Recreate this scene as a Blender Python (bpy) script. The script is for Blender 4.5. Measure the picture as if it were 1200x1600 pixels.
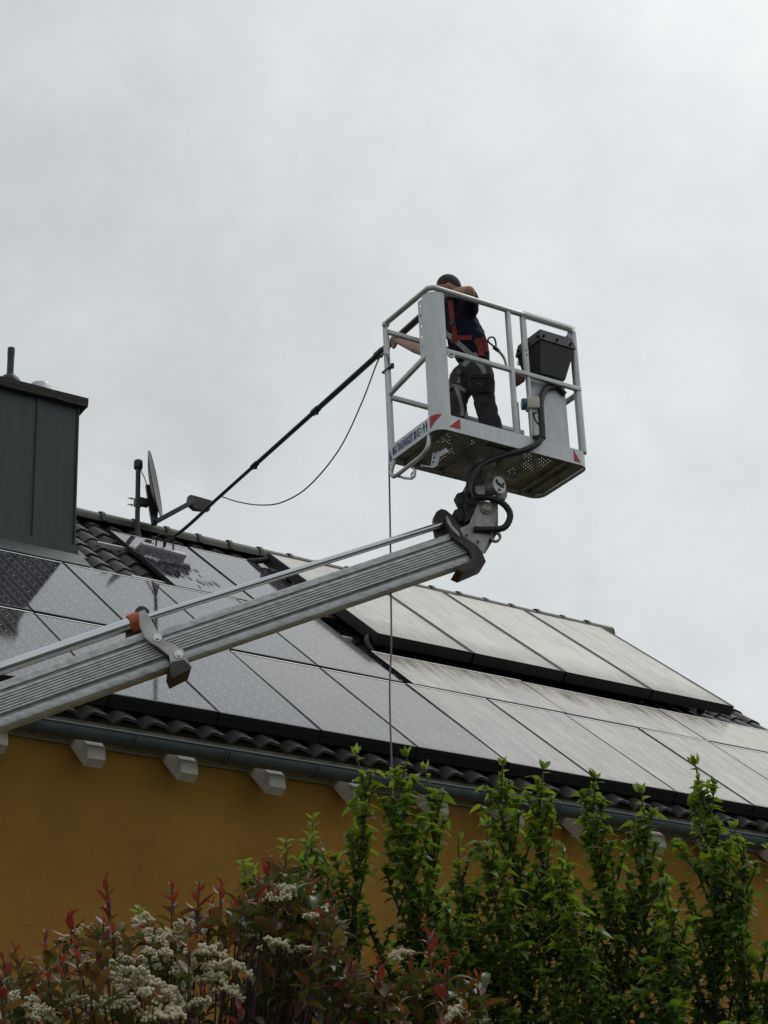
import bpy, bmesh, math, random
from mathutils import Vector, Matrix, noise
random.seed(11)
V = Vector
# ---------------------------------------------------------------- clear
for o in list(bpy.data.objects): bpy.data.objects.remove(o)
SC = bpy.context.scene
COL = SC.collection
# ---------------------------------------------------------------- camera
EYE = V((0, 0, 1.6))
FPX = 3140.0                                    # focal length in pixels of the 1200 x 1600 picture
CR = [V((0.8370, -0.5458, -0.0379)), V((0.2033, 0.3746, -0.9046)), V((0.5080, 0.7495, 0.4245))]  # right, down, forward
CR[2].normalize(); CR[0] = (CR[0] - CR[2]*CR[0].dot(CR[2])).normalized(); CR[1] = CR[2].cross(CR[0])
cam = bpy.data.objects.new('camera', bpy.data.cameras.new('camera')); COL.objects.link(cam)
cam.data.sensor_fit = 'VERTICAL'; cam.data.sensor_height = 36.0; cam.data.lens = 36.0*FPX/1600.0
cam.data.clip_start = 0.1; cam.data.clip_end = 3000
mw = Matrix.Identity(4)
for i in range(3):
    mw[i][0] = CR[0][i]; mw[i][1] = -CR[1][i]; mw[i][2] = -CR[2][i]; mw[i][3] = EYE[i]
cam.matrix_world = mw
SC.camera = cam
SC.render.resolution_x = 768; SC.render.resolution_y = 1024
# ---------------------------------------------------------------- world, sun, exposure
SUN_EL, SUN_HEAD = math.radians(58), math.radians(80)     # heading from +Y towards +X
sund = V((math.sin(SUN_HEAD)*math.cos(SUN_EL), math.cos(SUN_HEAD)*math.cos(SUN_EL), math.sin(SUN_EL)))
W = bpy.data.worlds.new('World'); SC.world = W; W.use_nodes = True
nt = W.node_tree; nt.nodes.clear()
def nd(t, typ, **kw):
    n = t.nodes.new(typ)
    for k, v in kw.items():
        if k[0] == '_': n.inputs[int(k[1:])].default_value = v
        else: setattr(n, k, v)
    return n
sky = nd(nt, 'ShaderNodeTexSky', sky_type='NISHITA', sun_disc=False)
sky.sun_elevation = SUN_EL; sky.sun_rotation = SUN_HEAD; sky.air_density = 1.0; sky.dust_density = 4.0
skybw = nd(nt, 'ShaderNodeRGBToBW'); nt.links.new(sky.outputs[0], skybw.inputs[0])
skym = nd(nt, 'ShaderNodeMath', operation='MULTIPLY', _1=0.55); nt.links.new(skybw.outputs[0], skym.inputs[0])
skym2 = nd(nt, 'ShaderNodeMath', operation='MINIMUM', _1=4.0); nt.links.new(skym.outputs[0], skym2.inputs[0])
tc = nd(nt, 'ShaderNodeTexCoord')
mp = nd(nt, 'ShaderNodeMapping'); mp.inputs['Scale'].default_value = (1.0, 1.0, 1.15); mp.inputs['Rotation'].default_value = (0.2, 0.1, 0.5)
nt.links.new(tc.outputs['Generated'], mp.inputs[0])
n1 = nd(nt, 'ShaderNodeTexNoise'); n1.inputs['Scale'].default_value = 3.6; n1.inputs['Detail'].default_value = 9; n1.inputs['Roughness'].default_value = 0.66; n1.inputs['Distortion'].default_value = 0.15
nt.links.new(mp.outputs[0], n1.inputs['Vector'])
cr = nd(nt, 'ShaderNodeMapRange'); cr.inputs[1].default_value = 0.30; cr.inputs[2].default_value = 0.72; cr.inputs[3].default_value = 3.95; cr.inputs[4].default_value = 5.6
nt.links.new(n1.outputs[0], cr.inputs[0])
n3 = nd(nt, 'ShaderNodeTexNoise'); n3.inputs['Scale'].default_value = 15.0; n3.inputs['Detail'].default_value = 6; n3.inputs['Roughness'].default_value = 0.6; n3.inputs['Distortion'].default_value = 0.3; nt.links.new(mp.outputs[0], n3.inputs['Vector'])
c3 = nd(nt, 'ShaderNodeMapRange'); c3.inputs[1].default_value = 0.35; c3.inputs[2].default_value = 0.75; c3.inputs[3].default_value = -0.22; c3.inputs[4].default_value = 0.42; nt.links.new(n3.outputs[0], c3.inputs[0])
s3 = nd(nt, 'ShaderNodeMath', operation='ADD'); nt.links.new(cr.outputs[0], s3.inputs[0]); nt.links.new(c3.outputs[0], s3.inputs[1])
sa = nd(nt, 'ShaderNodeMath', operation='ADD'); nt.links.new(skym2.outputs[0], sa.inputs[0]); nt.links.new(s3.outputs[0], sa.inputs[1])
# a faint blue-green cast where the cloud is thin
n2c = nd(nt, 'ShaderNodeMix', data_type='RGBA'); n2c.inputs[6].default_value = (0.90, 0.975, 1.04, 1); n2c.inputs[7].default_value = (0.985, 1.0, 0.985, 1)
nt.links.new(n1.outputs[0], n2c.inputs[0])
vm = nd(nt, 'ShaderNodeVectorMath', operation='SCALE'); nt.links.new(n2c.outputs[2], vm.inputs[0]); nt.links.new(sa.outputs[0], vm.inputs[3])
bg = nd(nt, 'ShaderNodeBackground'); bg.inputs[1].default_value = 0.1
nt.links.new(vm.outputs[0], bg.inputs[0])
wo = nd(nt, 'ShaderNodeOutputWorld'); nt.links.new(bg.outputs[0], wo.inputs[0])
sl = bpy.data.lights.new('sun', 'SUN'); sl.energy = 0.8; sl.angle = math.radians(24); sl.color = (1, 0.97, 0.92)
so = bpy.data.objects.new('sun', sl); COL.objects.link(so); so.rotation_euler = sund.to_track_quat('Z', 'Y').to_euler(); so.location = (0, 0, 30)
SC.view_settings.view_transform = 'Standard'; SC.view_settings.look = 'None'; SC.view_settings.exposure = 0.0; SC.view_settings.gamma = 1.0; SC.view_settings.use_curve_mapping = False

# ---------------------------------------------------------------- survey helpers (image point -> point on a real plane of the place)
def ray(x, y): return CR[0]*(x-600) + CR[1]*(y-800) + CR[2]*FPX
def PY(x, y, Y): d = ray(x, y); return EYE + d*(Y/d.y)
def PD(x, y, dist): d = ray(x, y); return EYE + d*(dist/math.hypot(d.x, d.y))
def PR(x, y, r): return EYE + ray(x, y).normalized()*r
def PL(x, y, p0, n): d = ray(x, y); return EYE + d*((p0-EYE).dot(n)/d.dot(n))
RS = math.radians(38.8974); RC, RN = math.cos(RS), math.sin(RS)
EV = V((0, RC, RN)); NV = V((0, -RN, RC)); EX = V((1, 0, 0))
H0 = -4.376
def rp(u, v, w=0.0): return EYE + EX*u + EV*v + NV*(H0+w)
def tp(u, v, w=0.0): return rp(u, v, -0.172+0.050*(v-14.3)/7.1+w)   # tile surface, a touch steeper than the module plane
# ---------------------------------------------------------------- object helpers
def link(o, parent=None):
    COL.objects.link(o)
    if parent is not None: o.parent = parent
    return o
def tag(o, label=None, cat=None, group=None, kind=None):
    if label: o['label'] = label
    if cat: o['category'] = cat
    if group: o['group'] = group
    if kind: o['kind'] = kind
    return o
def thing(name, label, cat, group=None, loc=(0, 0, 0)):
    o = bpy.data.objects.new(name, None); o.location = loc; o.empty_display_size = 0.1
    link(o); tag(o, label, cat, group); return o
def wparent(o, parent):                      # parent keeping world place for things whose root is not at the origin
    o.parent = parent; o.matrix_parent_inverse = Matrix.Translation(-V(parent.location)); return o
class MB:
    def __init__(s): s.v = []; s.f = []
    def add(s, vs, fs):
        b = len(s.v); s.v += [V(q) for q in vs]; s.f += [tuple(b+i for i in f) for f in fs]; return s
    def box(s, c, sz, ax=None, bev=0.0):
        ax = ax or (V((1, 0, 0)), V((0, 1, 0)), V((0, 0, 1))); c = V(c)
        h = [q/2 for q in sz]
        if bev <= 0:
            vs = [c + ax[0]*h[0]*i + ax[1]*h[1]*j + ax[2]*h[2]*k for i in (-1, 1) for j in (-1, 1) for k in (-1, 1)]
            return s.add(vs, [(0, 1, 3, 2), (4, 6, 7, 5), (0, 4, 5, 1), (2, 3, 7, 6), (0, 2, 6, 4), (1, 5, 7, 3)])
        bm = bmesh.new(); bmesh.ops.create_cube(bm, size=1)
        for q in bm.verts: q.co = V((q.co.x*sz[0], q.co.y*sz[1], q.co.z*sz[2]))
        bmesh.ops.bevel(bm, geom=list(bm.edges), offset=bev, segments=2, profile=0.5, affect='EDGES')
        bm.verts.index_update()
        vs = [c + ax[0]*q.co.x + ax[1]*q.co.y + ax[2]*q.co.z for q in bm.verts]; fs = [tuple(q.index for q in f.verts) for f in bm.faces]
        bm.free(); return s.add(vs, fs)
    def tube(s, pts, r, n=8, caps=True, sq=None):
        pts = [V(p) for p in pts]; rs = r if isinstance(r, (list, tuple)) else [r]*len(pts)
        t = (pts[1]-pts[0]).normalized(); up = V((0, 0, 1)) if abs(t.z) < 0.9 else V((0, 1, 0))
        a = t.cross(up).normalized(); b0 = len(s.v); m = len(pts)
        for i, p in enumerate(pts):
            if i == 0: t = pts[1]-pts[0]
            elif i == m-1: t = pts[-1]-pts[-2]
            else: t = (pts[i+1]-p).normalized() + (p-pts[i-1]).normalized()
            t.normalize(); a = (a - t*a.dot(t)).normalized(); b = t.cross(a)
            for k in range(n):
                g = 2*math.pi*k/n
                s.v.append(p + (a*math.cos(g) + b*math.sin(g)*(sq or 1))*rs[i])
        for i in range(m-1):
            for k in range(n):
                k2 = (k+1) % n
                s.f.append((b0+i*n+k, b0+i*n+k2, b0+(i+1)*n+k2, b0+(i+1)*n+k))
        if caps:
            s.f.append(tuple(b0+k for k in reversed(range(n)))); s.f.append(tuple(b0+(m-1)*n+k for k in range(n)))
        return s
    def cyl(s, p, q, r, n=16, r2=None): return s.tube([p, q], [r, r if r2 is None else r2], n)
    def bar(s, p, q, w, h, up=(0, 0, 1), bev=0.0):
        p, q = V(p), V(q); t = (q-p); L = t.length; t.normalize(); up = V(up); a = t.cross(up).normalized(); b = a.cross(t)
        return s.box((p+q)/2, (L, w, h), (t, a, b), bev)
    def prism(s, poly, d, bev=0):           # planar polygon swept along the vector d
        n = len(poly); P = [V(p) for p in poly]; d = V(d)
        nor = V((0, 0, 0))
        for i in range(n): nor += (P[i]).cross(P[(i+1) % n])
        if nor.dot(d) > 0: P.reverse()
        vs = P + [p+d for p in P]
        return s.add(vs, [tuple(range(n)), tuple(n+i for i in reversed(range(n)))] + [(i, n+i, n+(i+1) % n, (i+1) % n) for i in range(n)])
    def lathe(s, prof, o, ax, n=24):
        ax = V(ax).normalized(); up = V((0, 0, 1)) if abs(ax.z) < 0.9 else V((1, 0, 0)); a = ax.cross(up).normalized(); b = ax.cross(a); o = V(o); b0 = len(s.v); m = len(prof)
        for r, h in prof:
            for k in range(n):
                g = 2*math.pi*k/n; s.v.append(o + ax*h + (a*math.cos(g)+b*math.sin(g))*r)
        for i in range(m-1):
            for k in range(n):
                k2 = (k+1) % n; s.f.append((b0+i*n+k, b0+(i+1)*n+k, b0+(i+1)*n+k2, b0+i*n+k2))
        return s
    def sphere(s, c, r, n=10, m=7, sc=(1, 1, 1)):
        vs = []; fs = []; c = V(c)
        for i in range(m+1):
            th = math.pi*i/m
            for k in range(n):
                g = 2*math.pi*k/n; vs.append(c + V((math.sin(th)*math.cos(g)*sc[0], math.sin(th)*math.sin(g)*sc[1], math.cos(th)*sc[2]))*r)
        for i in range(m):
            for k in range(n): fs.append((i*n+k, (i+1)*n+k, (i+1)*n+(k+1) % n, i*n+(k+1) % n))
        return s.add(vs, fs)
    def mesh(s, name, m, smooth=35):
        me = bpy.data.meshes.new(name); me.from_pydata([tuple(q) for q in s.v], [], s.f)
        for q in (m if isinstance(m, (list, tuple)) else [m]): me.materials.append(q)
        me.validate()
        if smooth:
            me.polygons.foreach_set('use_smooth', [True]*len(me.polygons)); me.set_sharp_from_angle(angle=math.radians(smooth))
        me.update(); return me
    def build(s, name, m, parent=None, smooth=35, label=None, kind=None):
        o = bpy.data.objects.new(name, s.mesh(name, m, smooth)); link(o)
        if parent is not None:
            if parent.type == 'EMPTY' or V(parent.location).length > 0: wparent(o, parent)
            else: o.parent = parent
        tag(o, label, None, None, kind); return o
def obj(name, me, parent=None, mat4=None, label=None):
    o = bpy.data.objects.new(name, me); link(o)
    if parent is not None: o.parent = parent; o.matrix_parent_inverse = Matrix.Translation(-V(parent.location))
    if mat4 is not None: o.matrix_basis = mat4
    if label: o['label'] = label
    return o
def frame(o, x, y, z):
    m = Matrix.Identity(4)
    for i in range(3): m[i][0] = x[i]; m[i][1] = y[i]; m[i][2] = z[i]; m[i][3] = o[i]
    return m
def catmull(P, k=6):
    P = [V(p) for p in P]; Q = [P[0]*2-P[1]] + P + [P[-1]*2-P[-2]]; out = []
    for i in range(1, len(Q)-2):
        for j in range(k):
            t = j/k; a, b, c, d = Q[i-1:i+3]
            out.append(0.5*((2*b) + (c-a)*t + (2*a-5*b+4*c-d)*t*t + (3*b-a-3*c+d)*t*t*t))
    out.append(P[-1]); return out

# ---------------------------------------------------------------- materials
def newmat(name):
    m = bpy.data.materials.new(name); m.use_nodes = True; t = m.node_tree; t.nodes.clear()
    out = t.nodes.new('ShaderNodeOutputMaterial'); b = t.nodes.new('ShaderNodeBsdfPrincipled'); t.links.new(b.outputs[0], out.inputs[0]); return m, t, b
def mat(name, c, rough=0.5, metal=0.0, var=0.15, scale=6.0, bump=0.0, bscale=40.0, stretch=None, spec=None, c2=None, coat=0.0, roughvar=0.0):
    m, t, b = newmat(name); b.inputs['Roughness'].default_value = rough; b.inputs['Metallic'].default_value = metal
    if spec is not None: b.inputs['Specular IOR Level'].default_value = spec
    if coat: b.inputs['Coat Weight'].default_value = coat
    co = nd(t, 'ShaderNodeTexCoord'); src = co.outputs['Object']
    if stretch:
        mpn = nd(t, 'ShaderNodeMapping'); mpn.inputs['Scale'].default_value = stretch; t.links.new(src, mpn.inputs[0]); src = mpn.outputs[0]
    n = nd(t, 'ShaderNodeTexNoise'); n.inputs['Scale'].default_value = scale; n.inputs['Detail'].default_value = 6; n.inputs['Roughness'].default_value = 0.62
    t.links.new(src, n.inputs['Vector'])
    mr = nd(t, 'ShaderNodeMapRange'); mr.inputs[1].default_value = 0.3; mr.inputs[2].default_value = 0.7; t.links.new(n.outputs[0], mr.inputs[0])
    mx = nd(t, 'ShaderNodeMix', data_type='RGBA')
    ca = tuple(max(0, q*(1-var)) for q in c); cb = c2 or tuple(min(1, q*(1+var)) for q in c)
    mx.inputs[6].default_value = (*ca, 1); mx.inputs[7].default_value = (*cb, 1)
    t.links.new(mr.outputs[0], mx.inputs[0]); t.links.new(mx.outputs[2], b.inputs['Base Color'])
    if roughvar:
        r2 = nd(t, 'ShaderNodeMapRange'); r2.inputs[3].default_value = rough-roughvar; r2.inputs[4].default_value = rough+roughvar
        t.links.new(mr.outputs[0], r2.inputs[0]); t.links.new(r2.outputs[0], b.inputs['Roughness'])
    if bump:
        n2 = nd(t, 'ShaderNodeTexNoise'); n2.inputs['Scale'].default_value = bscale; n2.inputs['Detail'].default_value = 4; t.links.new(co.outputs['Object'], n2.inputs['Vector'])
        bp = nd(t, 'ShaderNodeBump'); bp.inputs['Strength'].default_value = bump; bp.inputs['Distance'].default_value = 0.01
        t.links.new(n2.outputs[0], bp.inputs['Height']); t.links.new(bp.outputs[0], b.inputs['Normal'])
    return m
M = {}
M['render'] = mat('ochre_render', (0.34, 0.177, 0.038), 0.92, var=0.16, scale=1.6, bump=0.9, bscale=120, spec=0.1)
M['whitewood'] = mat('white_painted_wood', (0.45, 0.42, 0.37), 0.7, var=0.12, scale=5, stretch=(1, 6, 6))
M['zinc'] = mat('weathered_zinc', (0.047, 0.056, 0.059), 0.5, 0.3, var=0.35, scale=2.6, stretch=(5, 5, 0.5), roughvar=0.08)
M['gutter'] = mat('dark_zinc_gutter', (0.075, 0.092, 0.104), 0.5, 0.15, var=0.2, scale=5, stretch=(1.5, 6, 6))
M['tile'] = mat('anthracite_tile', (0.032, 0.031, 0.030), 0.62, var=0.45, scale=7, bump=0.25, bscale=60, roughvar=0.12)
M['ridge'] = mat('mossy_ridge_tile', (0.055, 0.06, 0.048), 0.6, var=0.3, scale=8, bump=0.3, bscale=50, c2=(0.085, 0.092, 0.062))
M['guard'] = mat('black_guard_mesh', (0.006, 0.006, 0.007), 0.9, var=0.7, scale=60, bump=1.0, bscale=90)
M['underlay'] = mat('roof_underlay', (0.012, 0.012, 0.013), 0.9)
M['moduledark'] = mat('dark_module_frame', (0.02, 0.02, 0.022), 0.5, 0.3)  # dark colour for all frame faces except a few top rims
M['stone'] = mat('chimney_cap_stone', (0.035, 0.035, 0.032), 0.9, var=0.6, scale=22, bump=0.9, bscale=45, c2=(0.055, 0.056, 0.048))
M['alu'] = mat('brushed_aluminium', (0.50, 0.51, 0.52), 0.42, 0.85, var=0.12, scale=9, roughvar=0.08)
M['aluframe'] = mat('module_frame_aluminium', (0.62, 0.63, 0.63), 0.5, 0.2, var=0.12)
M['black'] = mat('black_plastic', (0.007, 0.007, 0.011), 0.5, var=0.3)
M['blackmetal'] = mat('black_metal', (0.016, 0.016, 0.017), 0.5, 0.2, var=0.35)
M['rubber'] = mat('black_rubber_hose', (0.008, 0.009, 0.013), 0.5, var=0.2)
M['greymetal'] = mat('dark_grey_antenna_metal', (0.045, 0.047, 0.050), 0.5, 0.4, var=0.25)
M['dish'] = mat('dish_grey', (0.16, 0.15, 0.14), 0.55, var=0.1)
M['steel'] = mat('shiny_steel', (0.62, 0.63, 0.65), 0.22, 1.0, var=0.1)
M['chrome'] = mat('chromed_rod', (0.60, 0.62, 0.66), 0.16, 1.0, var=0.06, roughvar=0.04)
M['boom'] = mat('extruded_aluminium_boom', (0.52, 0.53, 0.54), 0.45, 0.3, var=0.36, scale=7, stretch=(0.25, 5, 5), roughvar=0.10, bump=0.12, bscale=30)
M['boomdark'] = mat('shaded_boom_groove', (0.28, 0.28, 0.28), 0.6, 0.2, var=0.4, scale=12)  # groove faces darker: the shade of the recesses is put into the colour
M['casting'] = mat('worn_cast_steel', (0.34, 0.335, 0.32), 0.5, 0.4, var=0.4, scale=9, bump=0.2, bscale=25)
M['darkcast'] = mat('oily_dark_casting', (0.055, 0.05, 0.045), 0.5, 0.4, var=0.5, scale=10, bump=0.2, bscale=25)
M['orange'] = mat('orange_bushing', (0.42, 0.085, 0.02), 0.5, var=0.2)
M['basketwhite'] = mat('basket_white_aluminium', (0.60, 0.615, 0.65), 0.45, 0.15, var=0.14, scale=5, stretch=(3, 3, 1), roughvar=0.08)
M['basketrail'] = mat('basket_rail_aluminium', (0.46, 0.48, 0.47), 0.42, 0.55, var=0.15, scale=8)
M['floorplate'] = mat('scuffed_floor_plate', (0.28, 0.285, 0.29), 0.6, 0.1, var=0.45, scale=8, bump=0.4, bscale=40)
M['red'] = mat('red_reflective', (0.42, 0.012, 0.02), 0.45, var=0.12)
M['darkred'] = mat('dark_red_plastic', (0.11, 0.012, 0.010), 0.5, var=0.15)
M['blue'] = mat('blue_lettering', (0.02, 0.05, 0.16), 0.5, var=0.1)
M['cream'] = mat('cream_plastic', (0.50, 0.49, 0.42), 0.5, var=0.1)
M['bluelid'] = mat('blue_socket_lid', (0.03, 0.09, 0.22), 0.4, var=0.1)
M['paleblue'] = mat('pale_blue_print', (0.35, 0.42, 0.5), 0.4, var=0.1)
M['skin'] = mat('skin', (0.33, 0.17, 0.105), 0.55, var=0.12, scale=20)
M['hair'] = mat('cropped_dark_hair', (0.022, 0.017, 0.014), 0.8, var=0.4, scale=60, bump=0.5, bscale=200)
M['shirt'] = mat('navy_shirt', (0.009, 0.011, 0.024), 0.9, var=0.25, scale=14, spec=0.2)
M['trousers'] = mat('charcoal_trousers', (0.045, 0.046, 0.050), 0.9, var=0.3, scale=18, spec=0.2)
M['pocket'] = mat('black_pocket_cloth', (0.012, 0.013, 0.017), 0.9, var=0.2)
M['straps'] = mat('grey_harness_webbing', (0.26, 0.26, 0.25), 0.8, var=0.15, scale=30)
M['redstrap'] = mat('red_harness_webbing', (0.24, 0.022, 0.022), 0.75, var=0.15, scale=30)
M['boots'] = mat('work_boots', (0.02, 0.017, 0.014), 0.6)
M['brush'] = mat('grey_violet_brush_block', (0.45, 0.42, 0.48), 0.5, var=0.2)
M['bristle'] = mat('pale_bristles', (0.34, 0.34, 0.38), 0.7, var=0.3)
M['bark'] = mat('young_bark', (0.045, 0.035, 0.026), 0.8, var=0.35, scale=30)
M['redtwig'] = mat('reddish_twig', (0.05, 0.022, 0.016), 0.7, var=0.35, scale=30)
M['flower'] = mat('cream_florets', (0.50, 0.44, 0.30), 0.8, var=0.22, scale=90)
M['grass'] = mat('lawn', (0.055, 0.065, 0.034), 0.95, var=0.35, scale=3, bump=0.6, bscale=30)
M['cable'] = mat('dark_cable', (0.11, 0.115, 0.12), 0.5)
def clear_plastic():
    m, t, b = newmat('clear_acrylic'); b.inputs['Base Color'].default_value = (0.62, 0.65, 0.65, 1); b.inputs['Roughness'].default_value = 0.35
    tr = nd(t, 'ShaderNodeBsdfTransparent'); ms = nd(t, 'ShaderNodeMixShader'); ms.inputs[0].default_value = 0.45; t.links.new(tr.outputs[0], ms.inputs[1]); t.links.new(b.outputs[0], ms.inputs[2])
    t.links.new(ms.outputs[0], [n for n in t.nodes if n.type == 'OUTPUT_MATERIAL'][0].inputs[0]); return m
M['acrylic'] = clear_plastic()
def leafmat(name, cols, trans=0.45, rough=0.42, tcol=None):
    m, t, b = newmat(name); b.inputs['Roughness'].default_value = rough
    oi = nd(t, 'ShaderNodeObjectInfo'); g = nd(t, 'ShaderNodeNewGeometry')
    a = nd(t, 'ShaderNodeMath', operation='ADD'); t.links.new(oi.outputs['Random'], a.inputs[0]); t.links.new(g.outputs['Random Per Island'], a.inputs[1])
    f = nd(t, 'ShaderNodeMath', operation='FRACT'); t.links.new(a.outputs[0], f.inputs[0])
    r = nd(t, 'ShaderNodeValToRGB'); e = r.color_ramp.elements
    e[0].color = (*cols[0], 1); e[1].color = (*cols[-1], 1)
    for i in range(1, len(cols)-1):
        q = e.new(i/(len(cols)-1)); q.color = (*cols[i], 1)
    t.links.new(f.outputs[0], r.inputs[0]); t.links.new(r.outputs[0], b.inputs['Base Color'])
    tr = nd(t, 'ShaderNodeBsdfTranslucent'); mul = nd(t, 'ShaderNodeVectorMath', operation='MULTIPLY'); mul.inputs[1].default_value = tcol or (1.5, 1.6, 0.7)
    t.links.new(r.outputs[0], mul.inputs[0]); t.links.new(mul.outputs[0], tr.inputs[0])
    ms = nd(t, 'ShaderNodeMixShader'); ms.inputs[0].default_value = trans
    t.links.new(b.outputs[0], ms.inputs[1]); t.links.new(tr.outputs[0], ms.inputs[2])
    out = [n for n in t.nodes if n.type == 'OUTPUT_MATERIAL'][0]; t.links.new(ms.outputs[0], out.inputs[0]); return m
M['leaf'] = leafmat('fruit_tree_leaf', [(0.07, 0.128, 0.026), (0.088, 0.15, 0.028), (0.115, 0.18, 0.036), (0.058, 0.105, 0.026)], 0.5, 0.42, (1.6, 1.6, 0.6))
M['leafmid'] = leafmat('sunlit_leaf', [(0.105, 0.17, 0.034), (0.135, 0.205, 0.042), (0.165, 0.23, 0.052)], 0.5, 0.42, (1.7, 1.6, 0.5))  # lighter copy for upper leaves, light on them put into the colour
M['plated'] = mat('zinc_plated_steel', (0.50, 0.50, 0.49), 0.5, 0.2, var=0.25, scale=9)
M['leafyoung'] = leafmat('young_leaf', [(0.165, 0.235, 0.055), (0.2, 0.265, 0.065), (0.13, 0.2, 0.04)], 0.5)
M['leafdark'] = leafmat('shaded_leaf', [(0.038, 0.07, 0.018), (0.055, 0.092, 0.022), (0.044, 0.076, 0.02)], 0.35)  # darker copy for deep leaves, their shade put into the colour
M['leafcherry'] = leafmat('cherry_leaf', [(0.035, 0.077, 0.014), (0.056, 0.105, 0.020), (0.042, 0.084, 0.017)], 0.35)
M['photred'] = leafmat('red_photinia_leaf', [(0.22, 0.032, 0.026), (0.16, 0.04, 0.028), (0.25, 0.075, 0.04), (0.13, 0.04, 0.034)], 0.4, 0.35, (1.5, 0.9, 0.8))
M['photbronze'] = leafmat('bronze_photinia_leaf', [(0.16, 0.115, 0.036), (0.18, 0.085, 0.034), (0.11, 0.135, 0.036), (0.12, 0.062, 0.04), (0.09, 0.115, 0.034)], 0.35, 0.42, (1.4, 1.1, 0.7))
M['photgreen'] = leafmat('green_photinia_leaf', [(0.062, 0.092, 0.032), (0.084, 0.115, 0.034), (0.08, 0.07, 0.034), (0.052, 0.08, 0.032)], 0.2, 0.40)
def panelmat(name, coll=False):
    m, t, b = newmat(name)
    uv = nd(t, 'ShaderNodeTexCoord'); sp = nd(t, 'ShaderNodeSeparateXYZ'); t.links.new(uv.outputs['UV'], sp.inputs[0])
    def math_(op, a, bb=None):
        n = nd(t, 'ShaderNodeMath', operation=op)
        for i, q in enumerate((a, bb)):
            if q is None: continue
            if isinstance(q, (int, float)): n.inputs[i].default_value = q
            else: t.links.new(q, n.inputs[i])
        return n.outputs[0]
    def line(src, per, wd, off=0.0):
        fr = math_('FRACT', math_('ADD', math_('DIVIDE', src, per), off)); d = math_('ABSOLUTE', math_('SUBTRACT', fr, 0.5)); return math_('LESS_THAN', d, wd/per/2)
    x, y = sp.outputs[0], sp.outputs[1]
    at = nd(t, 'ShaderNodeAttribute'); at.attribute_type = 'OBJECT'; at.attribute_name = 'dust'
    co = nd(t, 'ShaderNodeTexCoord')
    oi = nd(t, 'ShaderNodeObjectInfo')
    shift = nd(t, 'ShaderNodeVectorMath', operation='ADD'); t.links.new(co.outputs['Object'], shift.inputs[0])
    sc_ = nd(t, 'ShaderNodeVectorMath', operation='SCALE'); sc_.inputs[3].default_value = 1.0; t.links.new(oi.outputs['Location'], sc_.inputs[0]); t.links.new(sc_.outputs[0], shift.inputs[1])
    def noise_(scale, st, det=5):
        mpn = nd(t, 'ShaderNodeMapping'); mpn.inputs['Scale'].default_value = st; t.links.new(shift.outputs[0], mpn.inputs[0])
        n = nd(t, 'ShaderNodeTexNoise'); n.inputs['Scale'].default_value = scale; n.inputs['Detail'].default_value = det; n.inputs['Roughness'].default_value = 0.6; t.links.new(mpn.outputs[0], n.inputs['Vector']); return n.outputs[0]
    streak = noise_(3.0, (3.5, 0.35, 1)); blot = noise_(2.2, (1, 1, 1)); fine = noise_(40, (1, 1, 1), 3); runs = noise_(14.0, (2.2, 0.22, 1), 3)
    base = nd(t, 'ShaderNodeMix', data_type='RGBA')
    if coll:
        base.inputs[6].default_value = (0.035, 0.04, 0.05, 1); base.inputs[7].default_value = (0.04, 0.045, 0.055, 1); base.inputs[0].default_value = 0
        dcol = (0.50, 0.465, 0.38); dlow = (0.10, 0.075, 0.03)
    else:
        bus = math_('MAXIMUM', line(x, 0.1633/2, 0.005), math_('MULTIPLY', line(y, 0.1633, 0.004), 0.6))
        # lighter lozenges where the cropped corners of four cells meet
        fx = math_('ABSOLUTE', math_('SUBTRACT', math_('FRACT', math_('DIVIDE', x, 0.1633)), 0.5)); fy = math_('ABSOLUTE', math_('SUBTRACT', math_('FRACT', math_('DIVIDE', y, 0.1633)), 0.5))
        loz = math_('LESS_THAN', math_('ADD', math_('SUBTRACT', 0.5, fx), math_('MULTIPLY', math_('SUBTRACT', 0.5, fy), 0.45)), 0.065)
        pat = math_('MAXIMUM', math_('MULTIPLY', bus, 0.6), loz)
        base.inputs[6].default_value = (0.010, 0.012, 0.022, 1); base.inputs[7].default_value = (0.34, 0.35, 0.37, 1); t.links.new(pat, base.inputs[0])
        dcol = (0.42, 0.375, 0.31); dlow = (0.30, 0.26, 0.19)
    low = nd(t, 'ShaderNodeMapRange'); low.inputs[1].default_value = 0.0; low.inputs[2].default_value = 0.75 if coll else 0.2; low.inputs[3].default_value = 1; low.inputs[4].default_value = 0
    t.links.new(math_('ADD', y, math_('MULTIPLY', math_('SUBTRACT', blot, 0.5), 0.7 if coll else .35)), low.inputs[0])
    dm = nd(t, 'ShaderNodeMix', data_type='RGBA'); dm.inputs[6].default_value = (*dcol, 1); dm.inputs[7].default_value = (*dlow, 1)
    t.links.new(math_('MULTIPLY', low.outputs[0], math_('ADD', 0.40 if coll else 0.3, math_('MULTIPLY', fine, 1.1))), dm.inputs[0])
    v = math_('ADD', math_('MULTIPLY', math_('SUBTRACT', streak, 0.5), 1.3), math_('ADD', math_('MULTIPLY', math_('SUBTRACT', blot, 0.5), 0.7), math_('MULTIPLY', math_('SUBTRACT', fine, 0.5), 0.5)))
    v = math_('ADD', v, math_('MULTIPLY', math_('SUBTRACT', runs, 0.5), 1.1))
    d = math_('MULTIPLY', at.outputs['Fac'], math_('ADD', 1.0, math_('MULTIPLY', v, 1.0)))
    cl = nd(t, 'ShaderNodeClamp'); t.links.new(d, cl.inputs[0]); cl.inputs[2].default_value = 0.96
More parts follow.
